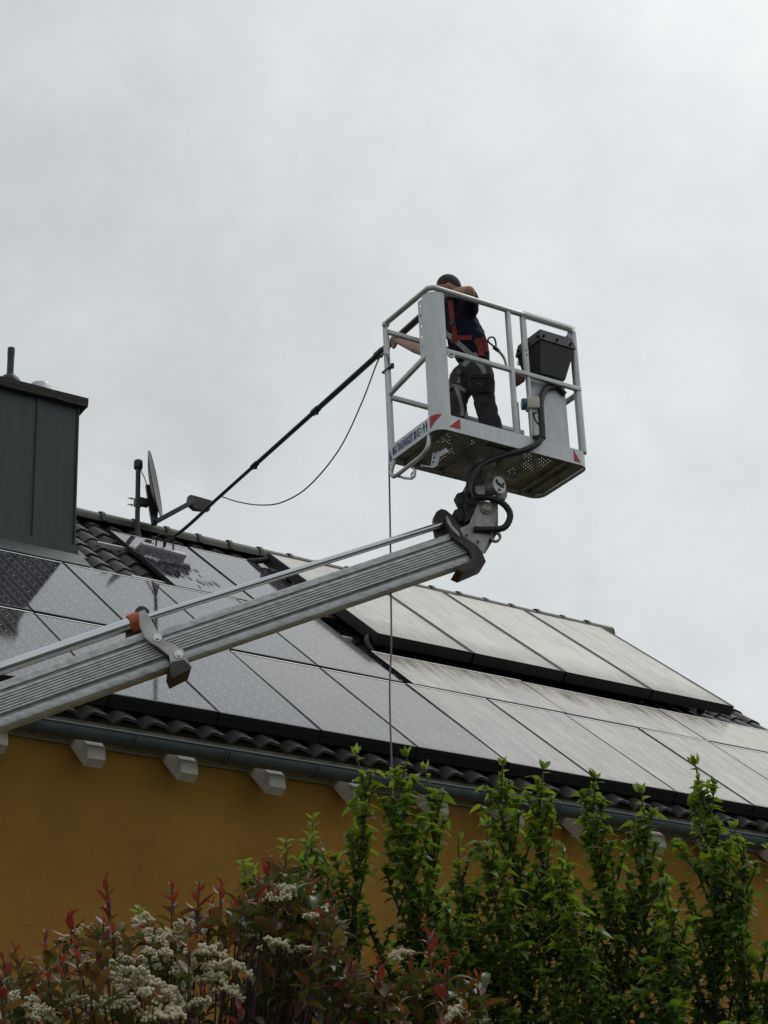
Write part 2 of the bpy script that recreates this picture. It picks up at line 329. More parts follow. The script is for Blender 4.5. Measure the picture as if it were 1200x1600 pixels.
    mx = nd(t, 'ShaderNodeMix', data_type='RGBA'); t.links.new(cl.outputs[0], mx.inputs[0]); t.links.new(base.outputs[2], mx.inputs[6]); t.links.new(dm.outputs[2], mx.inputs[7])
    if coll: t.links.new(mx.outputs[2], b.inputs['Base Color'])
    else:
        m3 = nd(t, 'ShaderNodeMix', data_type='RGBA'); t.links.new(math_('MULTIPLY', pat, 0.17), m3.inputs[0]); t.links.new(mx.outputs[2], m3.inputs[6]); m3.inputs[7].default_value = (0.55, 0.55, 0.54, 1); t.links.new(m3.outputs[2], b.inputs['Base Color'])
    rr = nd(t, 'ShaderNodeMapRange'); rr.inputs[3].default_value = 0.05; rr.inputs[4].default_value = 0.34; t.links.new(cl.outputs[0], rr.inputs[0]); t.links.new(rr.outputs[0], b.inputs['Roughness'])
    b.inputs['IOR'].default_value = 1.60
    b.inputs['Specular IOR Level'].default_value = 0.5
    return m
M['pv'] = panelmat('solar_cells_under_glass'); M['coll'] = panelmat('collector_glass', True)
# ================================================================ THE SETTING
g = MB().add([(-400, -400, 0), (400, -400, 0), (400, 400, 0), (-400, 400, 0)], [(0, 1, 2, 3)]).build('ground', M['grass'], None, 0); tag(g, 'dark lawn under the trees and house', None, None, 'structure')
# ---------------------------------------------------------------- house
house = thing('house', 'ochre rendered house with dark tiled roof and white rafter ends', 'house')
XL, XR = 1.2, 17.02
TW = -0.172                                       # tile plane under the panel plane
V_EAVE, V_APEX = 14.30, 21.40
apex = tp(0, V_APEX)
WY = 14.22                                        # wall face
DEPTH = 2*(apex.y-WY)
wz = EYE.z + 5.27
def gz(y): return rp(0, (y + H0*RN + TW*RN)/RC, TW-0.27).z
# walls: front, back and gables, with the gable triangle, as one shell of rendered masonry
zt = wz
gx0, gx1 = XL+0.3, XR-0.35
wb = MB()
wb.add([(gx0, WY, 0), (gx1, WY, 0), (gx1, WY, zt), (gx0, WY, zt), (gx0, WY+DEPTH, 0), (gx1, WY+DEPTH, 0), (gx1, WY+DEPTH, zt), (gx0, WY+DEPTH, zt), (gx0, apex.y, apex.z-0.35), (gx1, apex.y, apex.z-0.35)],
       [(0, 1, 2, 3), (5, 4, 7, 6), (1, 5, 6, 9, 2), (4, 0, 3, 8, 7)])
wb.build('wall', M['render'], house, 0)
# roof deck (both slopes) as a thick slab
rd = MB()
A0 = tp(0, V_EAVE+0.05, -0.10); A1 = tp(0, V_APEX, -0.10)
By = 2*apex.y-A0.y
for x0, x1 in ((XL, XR),):
    rd.add([(x0, A0.y, A0.z), (x1, A0.y, A0.z), (x1, A1.y, A1.z), (x0, A1.y, A1.z), (x0, By, A0.z), (x1, By, A0.z)], [(0, 1, 2, 3), (3, 2, 5, 4)])
    th = V((0, 0, -0.06))
    b0 = [V(q)+th for q in rd.v]
    rd.add(b0, [(3, 2, 1, 0), (4, 5, 2, 3)])
roof = rd.build('roof', M['underlay'], house, 0)
# ---- pantiles
TWD, GA = 0.272, 0.365
def tile_mb(n=8, seg=1):
    mb = MB(); prof = []
    for i in range(n+1):
        t = i/n; x = t*(TWD+0.02)
        z = 0.030*math.sin(2*math.pi*(t-0.18)) + 0.012*math.sin(4*math.pi*(t-0.1)); prof.append((x, z))
    vs = []
    for k, (yy, dz) in enumerate(((0, 0.030), (GA+0.05, 0.004))):
        for x, z in prof: vs.append((x, yy, z+dz))
    for x, z in prof: vs.append((x, 0.0, z+0.030-0.028))
    m = n+1
    fs = [(i, i+1, m+i+1, m+i) for i in range(n)] + [(2*m+i, 2*m+i+1, i+1, i) for i in range(n)]
    return mb.add(vs, fs)
tile_me = tile_mb().mesh('roof_tile', M['tile'], 50)
ridge_hide = []
NCOL = int((XR-XL)/TWD); NROW = int((V_APEX-V_EAVE)/GA)
rowoff = V_APEX-NROW*GA-V_EAVE
XT0 = 7.852 - 3*TWD*10                              # column phase from the tile noses at the gutter
rest = MB(); tb = tile_mb(5); ntile = 0
CHX0, CHX1, CHV0, CHV1 = 6.2, 8.22, 19.2, 20.9
for r in range(NROW+1):
    v = V_EAVE + r*GA
    if v > V_APEX-0.1: continue
    for c in range(-3, NCOL+8):
        u = XT0 + c*TWD
        if u < XL or u > XR-TWD*0.6: continue
        if CHX0 < u < CHX1-0.05 and CHV0 < v < CHV1: continue
        vis = (r < 2 and u > 4.9) or (v > 18.6 and 8.0 < u < 11.35) or (v > V_APEX-0.8 and u > 10.9 and u < 13) or (u > 16.0 and v > 17.0) or (17.3 < v < 19 and 10.6 < u < 11.4)
        jw = random.uniform(-0.004, 0.004)
        if vis and ntile < 300:
            m4 = frame(tp(u, v+random.uniform(-.006, .006), jw), EX, EV, NV) @ Matrix.Rotation(random.uniform(-.012, .012), 4, 'Z')
            obj('roof_tile', tile_me, roof, m4); ntile += 1
        else:
            f4 = frame(tp(u, v), EX, EV, NV); rest.add([f4 @ q for q in tb.v], tb.f)
    # far slope stays plain: it cannot be seen from this side
rest.build('roof_tiles', M['tile'], roof, 50, kind='stuff')
# ---- ridge tiles: half rounds, each overlapping the next
rm = MB()
n = 11; L = 0.43
vs = []
for k, (x, rr) in enumerate(((0, 0.118), (0.045, 0.122), (0.05, 0.104), (L+0.03, 0.100))):
    for i in range(n): a = math.pi*(i-1)/(n-3); a = min(max(a, 0), math.pi); vs.append((x, rr*math.cos(a)*(1.06 if i in (0, n-1) else 1), rr*math.sin(a)*0.95-(0.045 if i in (0, n-1) else 0)))
rm.add(vs, [(k*n+i, (k+1)*n+i, (k+1)*n+i+1, k*n+i+1) for k in range(3) for i in range(n-1)])
cap_me = rm.mesh('ridge_tile', M['ridge'], 40)
x = 9.16 - 18*0.425
while x < XR-0.3:
    obj('ridge_tile', cap_me, roof, frame(V((x, apex.y, apex.z+0.075+random.uniform(-.004, .004))), EX, V((0, 1, 0)), V((0, 0, 1))) @ Matrix.Rotation(random.uniform(-.01, .01), 4, 'Z')); x += 0.425
MB().sphere((x+0.02, apex.y, apex.z+0.075), 0.105, 12, 8, (0.3, 1, 0.95)).build('ridge_end_cap', M['ridge'], roof)
# verge boards on both gables
for xx in (XL-0.03, XR+0.0):
    vb = MB()
    for sgn in (0, 1):
        p0, p1 = tp(xx, V_EAVE-0.05, -0.06), tp(xx, V_APEX, -0.06)
        if sgn: p0.y, p1.y = 2*apex.y-p0.y, 2*apex.y-p1.y
        vb.prism([p0+V((0, 0, .06)), p1+V((0, 0, .06)), p1-V((0, 0, .22)), p0-V((0, 0, .22))], (0.03, 0, 0))
    vb.build('verge_board', M['whitewood'], roof, 0)
# ---- soffit boarding on the rafters, fascia, rafter tails
s0 = tp(0, V_EAVE+0.02, -0.18); s1y = WY+0.3
def slope_z(y, z0, y0): return z0+(y-y0)*math.tan(RS)
sf = MB()
for i in range(5):
    y0 = s0.y+i*0.125; y1 = y0+0.119
    sf.prism([(XL, y0, slope_z(y0, s0.z, s0.y)), (XL, y1, slope_z(y1, s0.z, s0.y)), (XL, y1, slope_z(y1, s0.z, s0.y)+0.02), (XL, y0, slope_z(y0, s0.z, s0.y)+0.02)], (XR-XL, 0, 0))
sf.build('soffit', M['whitewood'], house, 0)
MB().box(((gx0+gx1)/2, WY-0.012, EYE.z+5.40), (gx1-gx0, 0.024, 0.25)).build('frieze_board', M['whitewood'], house, 0)
fz = tp(0, V_EAVE).z
MB().box(((XL+XR)/2, s0.y-0.012, s0.z+0.055), (XR-XL, 0.024, 0.16)).build('fascia_board', M['whitewood'], house, 0)
k = -6
RZ = EYE.z+5.005; RY = 13.87
rb = MB()
c0 = [(0, RY-.015, RZ+.05), (0, RY+.05, RZ), (0, WY+.15, slope_z(WY+.15, RZ, RY)), (0, WY+.15, slope_z(WY+.15, RZ+.165, RY)), (0, RY, RZ+.165)]
rb.prism(c0, (0.155, 0, 0)); raf_me = rb.mesh('rafter_tail', M['whitewood'], 0)
while True:
    xx = 6.478+0.828*k; k += 1
    if xx > XR-0.2: break
    if xx < XL: continue
    obj('rafter_tail', raf_me, house, Matrix.Translation((xx, 0, 0)))
# ---- half-round gutter with joint rings
GY, GZ, GR = 13.79, EYE.z+5.255, 0.083
gt = MB(); n = 13
def half(x, r0, r1, dz=0):
    o = []
    for i in range(n): a = math.pi+math.pi*i/(n-1); o.append(V((x, GY+r0*math.cos(a), GZ+r0*math.sin(a)+dz)))
    for i in reversed(range(n)): a = math.pi+math.pi*i/(n-1); o.append(V((x, GY+r1*math.cos(a), GZ+r1*math.sin(a)+dz)))
    return o
p = half(XL-0.02, GR, GR-0.004); gt.prism(p, (XR-XL+0.06, 0, 0))
gt.tube([(XL-0.02, GY-GR-0.003, GZ+0.004), (XR+0.04, GY-GR-0.003, GZ+0.004)], 0.0095, 8)
gutter = gt.build('gutter', M['gutter'], house, 30)
jm = MB()
for dx in (0, 0.028): jm.prism([V((q.x+dx, q.y, q.z)) for q in half(0, GR+0.009, GR-0.001)], (0.013, 0, 0))
ring_me = jm.mesh('gutter_ring', M['gutter'], 30)
for i in range(-7, 13):
    xx = 6.80+0.85*i
    if XL < xx < XR: obj('gutter_ring', ring_me, gutter, Matrix.Translation((xx, 0, 0)))
# ---- chimney clad in standing-seam sheet
chim = bpy.data.objects.new('chimney', None); link(chim, house)
CY = 18.0; CX1 = 8.205; CX0 = 6.25; CZ0 = EYE.z+8.3; CZ1 = EYE.z+10.56; CD = 0.95
def sheet(x0, x1, nm='cladding_sheet'):
    m = MB().box(((x0+x1)/2, CY+0.02, (CZ0+CZ1)/2), (x1-x0, 0.04, CZ1-CZ0))
    return m.build(nm, M['zinc'], chim, 0)
SEAM = [6.27, 6.74, 7.22, 7.71, 8.19]
for a, b in zip(SEAM[:-1], SEAM[1:]): sheet(a+0.003, b-0.003)
for a in SEAM:
    MB().box((a, CY-0.008, (CZ0+CZ1)/2), (0.016, 0.03, CZ1-CZ0)).build('standing_seam', M['zinc'], chim, 0)
MB().box((6.258, CY+CD/2+0.03, (CZ0+CZ1)/2), (0.02, CD-0.06, CZ1-CZ0)).build('side_cladding', M['zinc'], chim, 0)
MB().box((8.198, CY+CD/2+0.03, (CZ0+CZ1)/2), (0.02, CD-0.06, CZ1-CZ0)).build('side_cladding', M['zinc'], chim, 0)
MB().box((7.23, CY+CD, (CZ0+CZ1)/2), (1.94, 0.03, CZ1-CZ0)).build('back_cladding', M['zinc'], chim, 0)
cb = MB(); 
bm = bmesh.new(); bmesh.ops.create_cube(bm, size=1); bmesh.ops.subdivide_edges(bm, edges=list(bm.edges), cuts=9, use_grid_fill=True)
for q in bm.verts:
    c = V((7.23+q.co.x*2.10, CY+CD/2-0.0+q.co.y*(CD+0.16), CZ1+0.052+q.co.z*0.105)); nn = noise.noise_vector(c*9)*0.012; q.co = c+nn
bm.verts.index_update(); cb.add([q.co for q in bm.verts], [tuple(q.index for q in f.verts) for f in bm.faces]); bm.free()
cb.build('cap_slab', M['stone'], chim, 40)
zc = CZ1+0.10
fp = PY(16, 580, CY+0.12); fp.z = zc
MB().lathe([(0.0, 0.17), (0.035, 0.17), (0.06, 0.155), (0.10, 0.12), (0.125, 0.07), (0.125, -0.01)][::-1], fp, (0, 0, 1), 24).build('flue_collar', M['blackmetal'], chim)
MB().lathe([(0.0, 0.50), (0.040, 0.50), (0.040, 0.40), (0.0375, 0.39), (0.0375, 0.05)][::-1], fp, (0, 0, 1), 20).build('flue_pipe', M['greymetal'], chim)
f2 = PY(63, 604, CY+0.14); f2.z = zc
MB().lathe([(0.115, -0.01), (0.115, 0.13), (0.108, 0.145), (0.07, 0.16), (0.0, 0.164)], f2, (0, 0, 1), 28).build('flue_cowl', M['alu'], chim)
# lead apron around the chimney foot, stepped over the tiles
va = 19.28
ap = MB().prism([tp(CX0-0.12, va-0.22, +0.062), tp(CX1+0.015, va-0.22, +0.062), tp(CX1+0.015, va+0.10, +0.085), tp(CX0-0.12, va+0.10, +0.085)], NV*0.012)
ap.build('apron_flashing', M['zinc'], chim, 0)
MB().prism([tp(CX1+0.005, va+0.05, +0.03), tp(CX1+0.07, va+0.05, +0.03), tp(CX1+0.07, va+1.45, +0.03), tp(CX1+0.005, va+1.45, +0.03)], NV*0.06).build('side_flashing', M['zinc'], chim, 0)
fy = CY-0.02
MB().box((7.23, fy, EYE.z+8.83), (2.0, 0.03, 0.12)).build('apron_upstand', M['zinc'], chim, 0)

# ================================================================ SOLAR PANELS AND COLLECTORS
def uvmesh(name, w, h, m, inset, z, swap=False, insx=None):
    me = bpy.data.meshes.new(name)
    a = inset; ax_ = insx if insx is not None else a; vs = [(ax_, a, z), (w-ax_, a, z), (w-ax_, h-a, z), (ax_, h-a, z)]
    me.from_pydata(vs, [], [(0, 1, 2, 3)]); me.materials.append(m); uvl = me.uv_layers.new(name='UVMap')
    for i, li in enumerate(me.polygons[0].loop_indices):
        q = vs[i]; uvl.data[li].uv = (q[1], q[0]) if swap else (q[0], q[1])
    return me
def frame_mesh(name, w, h, m, th=0.042, rim=0.012, lip=0.003, rimx=None, dark=None):
    mb = MB()
    o = [(0, 0), (w, 0), (w, h), (0, h)]; rx = rimx or rim; i_ = [(rx, rim), (w-rx, rim), (w-rx, h-rim), (rx, h-rim)]
    vs = [(*q, -th) for q in o] + [(*q, lip) for q in o] + [(*q, lip) for q in i_] + [(*q, -0.002) for q in i_] + [(*q, -th) for q in i_]
    fs = []
    for k in range(4):
        k2 = (k+1) % 4
        fs += [(k, k2, 4+k2, 4+k), (4+k, 4+k2, 8+k2, 8+k), (8+k, 8+k2, 12+k2, 12+k), (k2, k, 16+k, 16+k2)]
    fs.append((16, 19, 18, 17))
    me = mb.add(vs, fs).mesh(name, m if dark is None else [m, dark], 0)
    if dark is not None:
        for p in me.polygons:
            if not (p.normal.z > 0.9 and p.center.z > 0 and ((p.center.y > h*0.5 and abs(p.center.x-w/2) < w*0.3) or (w > h and p.center.x < w*0.1))): p.material_index = 1
    return me
PW, PH = 0.986, 2.07
LW, LH = 1.955, 0.99
meshes = {'p': (uvmesh('glass', PW, PH, M['pv'], 0.024, 0.0, False, 0.004), frame_mesh('module_frame', PW, PH, M['aluframe'], rim=0.026, rimx=0.005, dark=M['moduledark'])),
          'l': (uvmesh('glass', LW, LH, M['pv'], 0.024, 0.0, True, 0.008), frame_mesh('module_frame', LW, LH, M['aluframe'], rim=0.026, rimx=0.010, dark=M['moduledark']))}
def pixel(p):
    d = p-EYE; z = d.dot(CR[2]); return 600+FPX*d.dot(CR[0])/z, 800+FPX*d.dot(CR[1])/z
ORD = ['first', 'second', 'third', 'fourth', 'fifth', 'sixth', 'seventh', 'eighth', 'ninth', 'tenth', 'eleventh']
jr = random.Random(4)
def panel(kind, u, v, dust, label, w=0.0):
    root = bpy.data.objects.new('solar_module', None); link(root); root.empty_display_size = 0.1
    tilt = Matrix.Rotation(jr.uniform(-.004, .004), 4, 'X') @ Matrix.Rotation(jr.uniform(-.004, .004), 4, 'Y') @ Matrix.Rotation(jr.uniform(-.0015, .0015), 4, 'Z')
    root.matrix_world = frame(rp(u, v, w), EX, EV, NV) @ tilt
    tag(root, label, 'solar panel', 'photovoltaic panels on the roof')
    for nm, me in zip(('glass', 'module_frame'), meshes[kind]):
        o = bpy.data.objects.new(nm, me); link(o); o.parent = root
        o['dust'] = dust
    return root
U0, PITCH = 8.755, 1.006
ks = [k for k in range(-3, 8)]
nr = 0
for k in ks:
    u = U0+PITCH*k+0.006
    dust = 0.07 if k < 0 else (0.16 if k < 1 else (0.28 if k < 2 else 0.56+0.05*(k-2)))
    L = len(ks)
    nm = ['bottom row solar panel half hidden under the boom at the left picture edge', 'bottom row panel mostly behind the outer boom section', 'bottom row panel below the orange boom collar',
          'grey bottom row panel just right of the boom bracket, above the gutter', 'clean grey bottom row panel between the boom bracket and the hanging hose', 'bottom row panel crossed by the thin hanging hose',
          'bottom row panel first to the right of the hanging hose, dusty', 'dusty bottom row panel below the joint of first two landscape panels', 'dusty bottom row panel under the middle landscape panel, left half',
          'dusty bottom row panel behind the tallest right shoots', 'dusty bottom row panel cut by the right picture edge'][k+3]
    panel('p', u, 14.475, dust, nm)
for i, k in enumerate(range(-3, 2)):
    u = U0+PITCH*k+0.012
    nm = ['dark panel at left picture edge reflecting the chimney', 'second row panel with the chimney reflected as a dark corner', 'second row grey panel right of the chimney foot above orange collar',
          'second row panel behind the chrome rod, below the brush', 'second row panel at the upper edge under the boom beside the collector'][i]
    panel('p', u, 16.60, 0.04 if k < -1 else (0.06 if k < 1 else 0.22), nm)
for i, u in enumerate((9.055, 10.07)):
    panel('p', u, 18.71, 0.06 if i == 0 else 0.10, ['wet topmost panel with the cleaning brush on it', 'topmost row grey panel right of the brush below the ridge'][i], 0.0)
for i in range(3):
    panel('l', 10.90+i*1.965, 16.60, 0.74+0.07*i, ['long landscape panel below the left collectors, left of the three', 'middle long landscape panel under the collector row', 'long landscape panel at the right picture edge under the last collector'][i])
# aluminium mounting rails and roof hooks under the panel rows
def rail(u0, u1, v):
    a, b = rp(u0, v, -0.068), rp(u1, v, -0.068)
    o = MB().bar(a, b, 0.04, 0.04, NV).build('roof_mounting', M['aluframe'], None, 0)
    return o
for i, (u0, u1, v, lb) in enumerate(((4.6, 16.8, 14.95, 'long aluminium mounting rail low under the bottom row panels'), (4.6, 16.8, 16.05, 'long aluminium mounting rail high under the bottom row panels'), (4.6, 11.02, 17.0, 'aluminium rail low under the second row panels'),
                          (4.6, 11.0, 18.2, 'aluminium rail end showing in the gap beside the collector'), (8.66, 11.1, 18.98, 'aluminium rail end sticking out at the lower left of the wet panel'), (8.72, 11.1, 20.26, 'aluminium rail end sticking out at the upper left of the wet panel'),
                          (10.9, 16.8, 16.85, 'aluminium rail low under the landscape panels'), (10.95, 16.8, 17.4, 'aluminium rail high under the landscape panels'))):
    tag(rail(u0, u1, v), lb, 'rail', 'mounting rails under the panels')
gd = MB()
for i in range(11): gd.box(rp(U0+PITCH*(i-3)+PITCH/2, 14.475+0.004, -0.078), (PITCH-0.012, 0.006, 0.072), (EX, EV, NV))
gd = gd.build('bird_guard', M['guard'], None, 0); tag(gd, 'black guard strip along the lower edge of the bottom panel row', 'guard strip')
# solar thermal collectors, in deep black boxes standing higher off the roof
CWD, CHT, CW = 1.262, 2.93, 0.15
cg = uvmesh('collector_glass', CWD-0.02, CHT, M['coll'], 0.022, 0.0); cbx = frame_mesh('collector_box', CWD-0.02, CHT, M['blackmetal'], 0.115, 0.024, 0.004)
ctrim = MB()
for (a, b) in (((0, 0), (CWD-0.02, 0)), ((CWD-0.02, 0), (CWD-0.02, CHT)), ((CWD-0.02, CHT), (0, CHT)), ((0, CHT), (0, 0))): ctrim.bar((*a, 0.006), (*b, 0.006), 0.008, 0.006)
ctm = ctrim.mesh('glass_trim', M['blackmetal'], 0)
for i in range(4):
    root = bpy.data.objects.new('solar_thermal_collector', None); link(root)
    root.matrix_world = frame(rp(11.045+i*1.268, 17.80, CW), EX, EV, NV)
    tag(root, ['dirty beige solar collector furthest left with the black box side showing', 'beige solar collector behind the hanging hose, second from left', 'beige solar collector with pale streaks, second from right', 'beige solar collector at the right end of the roof'][i], 'solar collector', 'solar thermal collectors below the ridge')
    for nm, me in (('collector_glass', cg), ('collector_box', cbx), ('glass_trim', ctm)):
        o = bpy.data.objects.new(nm, me); link(o); o.parent = root; o['dust'] = (0.80, 0.82, 0.90, 0.80)[i]
    MB_ = MB()
    for vv in (0.35, 2.5):
        for uu in (0.15, 1.08): MB_.box((uu, vv, -0.175), (0.05, 0.08, 0.12))
    o = bpy.data.objects.new('support_foot', MB_.mesh('support_foot', M['blackmetal'], 0)); link(o); o.parent = root
# pipe with an insulated bend at the lower left corner of the collectors
pt = MB(); pp = catmull([rp(11.06, 17.98, 0.06), rp(11.00, 17.90, 0.04), rp(10.99, 17.82, 0.00), rp(11.03, 17.76, -0.05), rp(11.1, 17.75, -0.09)], 6)
pt.tube(pp, 0.035, 12)
cp = pt.build('collector_pipe', M['rubber'], None); tag(cp, 'black insulated pipe bend at the lower left corner of the collectors', 'pipe')
pt = MB(); pt.tube(catmull([rp(11.03, 20.66, 0.08), rp(10.93, 20.70, 0.03), rp(10.85, 20.78, -0.02), rp(10.84, 20.9, -0.06)], 6), 0.035, 12)
cp = pt.build('collector_pipe', M['rubber'], None); tag(cp, 'black insulated pipe at the upper left corner of the collectors', 'pipe')
# ================================================================ SATELLITE DISH
DY = 19.15
sat = thing('satellite_dish', 'grey satellite dish on a capped mast beside the chimney', 'satellite dish')
mt, mbm = PY(216, 727, DY), PY(215.5, 838, DY)
MB().cyl((mt.x, DY, mbm.z-0.5), (mt.x, DY, mt.z+0.02), 0.029, 18).build('mast', M['greymetal'], sat)
MB().lathe([(0.0, 0.06), (0.045, 0.06), (0.052, 0.05), (0.054, -0.015), (0.050, -0.045), (0.033, -0.047)][::-1], (mt.x, DY, mt.z), (0, 0, 1), 20).build('mast_cap', M['black'], sat)
MB().cyl((mt.x, DY, mbm.z-0.02), (mt.x, DY, mbm.z+0.06), 0.042, 16).build('mast_collar', M['greymetal'], sat)
# reflector: shallow offset paraboloid seen nearly edge-on, its hollow side to the right
dt, db = PY(235, 707, DY), PY(251, 806, DY)
dax = (db-dt); hgt = dax.length; upd = -dax.normalized()
cdir = V((0, -1, 0)); fwd = V((math.cos(math.radians(-22)), math.sin(math.radians(-22)), 0.0))     # looks to the right and away
side = fwd.cross(upd).normalized(); fwd = upd.cross(side).normalized()
dc = (dt+db)/2
# turn about the long axis so that a thin slice of the hollow face shows
ang = math.radians(-14); rot = Matrix.Rotation(ang, 3, upd); 
vw = (dc-EYE).normalized()
# choose the facing so the face is 9 degrees short of edge-on
e_ = upd.cross(vw).normalized(); 
if e_.dot(CR[0]) < 0: e_ = -e_
fwd = (e_*math.cos(math.radians(5)) - (vw-upd*vw.dot(upd)).normalized()*math.sin(math.radians(5))).normalized(); side = upd.cross(fwd)
ds = MB(); NR, NA = 8, 36
def dpt(r, a, off):
    rr = r*hgt/2; sx, sy = rr*0.92*math.cos(a), rr*math.sin(a)
    return dc + side*sx + upd*sy + fwd*(0.060*(r*r-1)+off)
vs = []; fs = []
for off in (0.0, -0.006):
    for i in range(NR+1):
        for k in range(NA): vs.append(dpt(i/NR, 2*math.pi*k/NA, off))
nl = (NR+1)*NA
for i in range(NR):
    for k in range(NA):
        k2 = (k+1) % NA; fs.append((i*NA+k, (i+1)*NA+k, (i+1)*NA+k2, i*NA+k2)); fs.append((nl+i*NA+k, nl+i*NA+k2, nl+(i+1)*NA+k2, nl+(i+1)*NA+k))
for k in range(NA): fs.append((NR*NA+k, nl+NR*NA+k, nl+NR*NA+(k+1) % NA, NR*NA+(k+1) % NA))
ds.add(vs, fs).build('reflector', M['dish'], sat, 50)
MB().tube([dpt(1.0, 2*math.pi*k/40, -0.003) for k in range(41)], 0.006, 6).build('reflector_rim', M['greymetal'], sat)
def PDY(x, y, dy=0.0): return PY(x, y, DY+dy)
# bracket behind the dish, running into the elbow of the feed arm
br = MB().prism([PDY(228, 757), PDY(234, 757), PDY(247, 800), PDY(246, 818), PDY(238, 818), PDY(234, 796)], (0.02, 0.06, 0))
br.build('dish_bracket', M['greymetal'], sat, 0)
am = MB().bar(PDY(242, 816), PDY(303, 783), 0.05, 0.055, (0, 0, 1), 0.006); am.build('feed_arm', M['greymetal'], sat)
cl = MB().box(PDY(224, 785), (0.13, 0.09, 0.085), None, 0.006).box(PDY(216, 785), (0.085, 0.085, 0.10), None, 0.006); cl.build('mast_clamp', M['greymetal'], sat)
bo = MB()
for yy in (780, 790): bo.cyl(PDY(218, yy, -0.05), PDY(199, yy-2, -0.05), 0.006, 8); bo.cyl(PDY(206, yy-1, -.05), PDY(204, yy-1, -.05), 0.016, 8)
bo.build('clamp_bolt', M['steel'], sat)
a, b = PDY(297, 781), PDY(330, 789); tdir = (b-a).normalized(); sd = V((0, 1, 0)); uu = sd.cross(tdir)*-1
ln = MB().prism([PDY(297, 773), PDY(303, 774), PDY(331, 782), PDY(328, 797), PDY(306, 795), PDY(295, 786)], (0, 0.075, 0)); ln.build('feed_horn', M['greymetal'], sat, 30)
MB().tube(catmull([PDY(220, 735), PDY(227, 750), PDY(230, 765)], 6), 0.006, 6).build('dish_cable', M['cable'], sat)

# ================================================================ CLEANING BRUSH ON ITS LONG POLE
BP = rp(9.30, 19.80, 0.16)                        # foot of the pole on the brush
HN = PY(697, 459, 10.95)                          # upper end at the man's face
pdir = (HN-BP).normalized(); PLEN = (HN-BP).length
brush = thing('cleaning_brush', 'long telescopic cleaning brush reaching from the basket to the wet panel', 'brush', None, BP)
end = HN + pdir*0.03
pl = MB(); sects = [(0.22, .40, .0185), (.40, .62, .022), (.62, .82, .0255), (.82, 1.0, .029)]
for a, b, r in sects: pl.tube([BP+(end-BP)*a, BP+(end-BP)*b], r, 12)
pole = pl.build('pole', M['blackmetal'], brush)
for a, b, r in sects[1:]:
    c = BP+(end-BP)*a; cm = MB().tube([c-pdir*0.09, c+pdir*0.03], r+0.006, 12).box(c+V((0, 0, -0.03)), (0.025, 0.03, 0.04), None, 0.005); cm.build('pole_clamp', M['black'], brush)
# gooseneck: bent tubes from pole to block
G0 = BP+(end-BP)*0.22
MB().tube(catmull([G0+pdir*.05, BP+(end-BP)*0.14+V((0, 0, -0.01)), BP+(end-BP)*0.07+V((0, 0, 0.0)), BP+NV*0.06, BP+NV*0.0], 6), 0.019, 10).build('gooseneck', M['blackmetal'], brush)
fk = MB()
for du in (-0.10, 0.0, 0.12): fk.tube(catmull([BP+(end-BP)*0.055, BP+EX*du*0.8+NV*0.10+EV*0.05, BP+EX*du-NV*0.03], 5), 0.010, 8)
fk.build('fork', M['blackmetal'], brush)
bl = frame(BP-NV*0.055, (EX*0.975+EV*(-0.2)).normalized(), (EV*0.975+EX*0.2).normalized(), NV)
bx = (V((bl[0][0], bl[1][0], bl[2][0])), V((bl[0][1], bl[1][1], bl[2][1])), NV)
MB().box(BP-NV*0.045, (0.52, 0.11, 0.045), bx, 0.008).build('brush_block', M['brush'], brush)
bs = MB(); br_ = random.Random(2)
for i in range(60):
    for j in range(7):
        p = BP - NV*0.066 + bx[0]*(-0.25+0.50*i/59+br_.uniform(-.004, .004)) + bx[1]*(-0.05+0.1*j/6)
        q = p - NV*0.082 + bx[0]*br_.uniform(-.015, .015) + bx[1]*((j-3)*0.012+br_.uniform(-.008, .008)); bs.tube([p, q], [0.0035, 0.002], 4)
bs.build('bristles', M['bristle'], brush, kind='stuff')
# trickle of water left on the glass below the brush
wm, wt, wbs = newmat('water_film'); wbs.inputs['Base Color'].default_value = (0.012, 0.013, 0.018, 1); wbs.inputs['Roughness'].default_value = 0.03; wbs.inputs['IOR'].default_value = 1.33
wr = random.Random(8); wf = MB()
def blob(u, v, ru, rv):
    n = 11; c = [(u+ru*math.cos(2*math.pi*k/n)*wr.uniform(.55, 1.2), v+rv*math.sin(2*math.pi*k/n)*wr.uniform(.55, 1.2)) for k in range(n)]
    wf.add([rp(a, b, 0.0045) for a, b in c], [tuple(range(n))])
cells = []
for i in range(75):
    u = wr.uniform(9.12, 9.75); v = 19.70 - abs(wr.gauss(0, 0.38)); ru, rv = wr.uniform(0.008, 0.035), wr.uniform(0.03, 0.16)
    if v < 18.9 or u-ru*1.3 < 9.09 or u+ru*1.3 > 9.99: continue
    if any(abs(u-a) < (ru+c)*1.25 and abs(v-b) < (rv+d)*1.25 for a, b, c, d in cells): continue
    cells.append((u, v, ru, rv)); blob(u, v, ru, rv)
w_ = wf.build('water_film', wm, None, 0); tag(w_, 'splashes of water running down the panel below the brush', 'water', None, 'stuff')

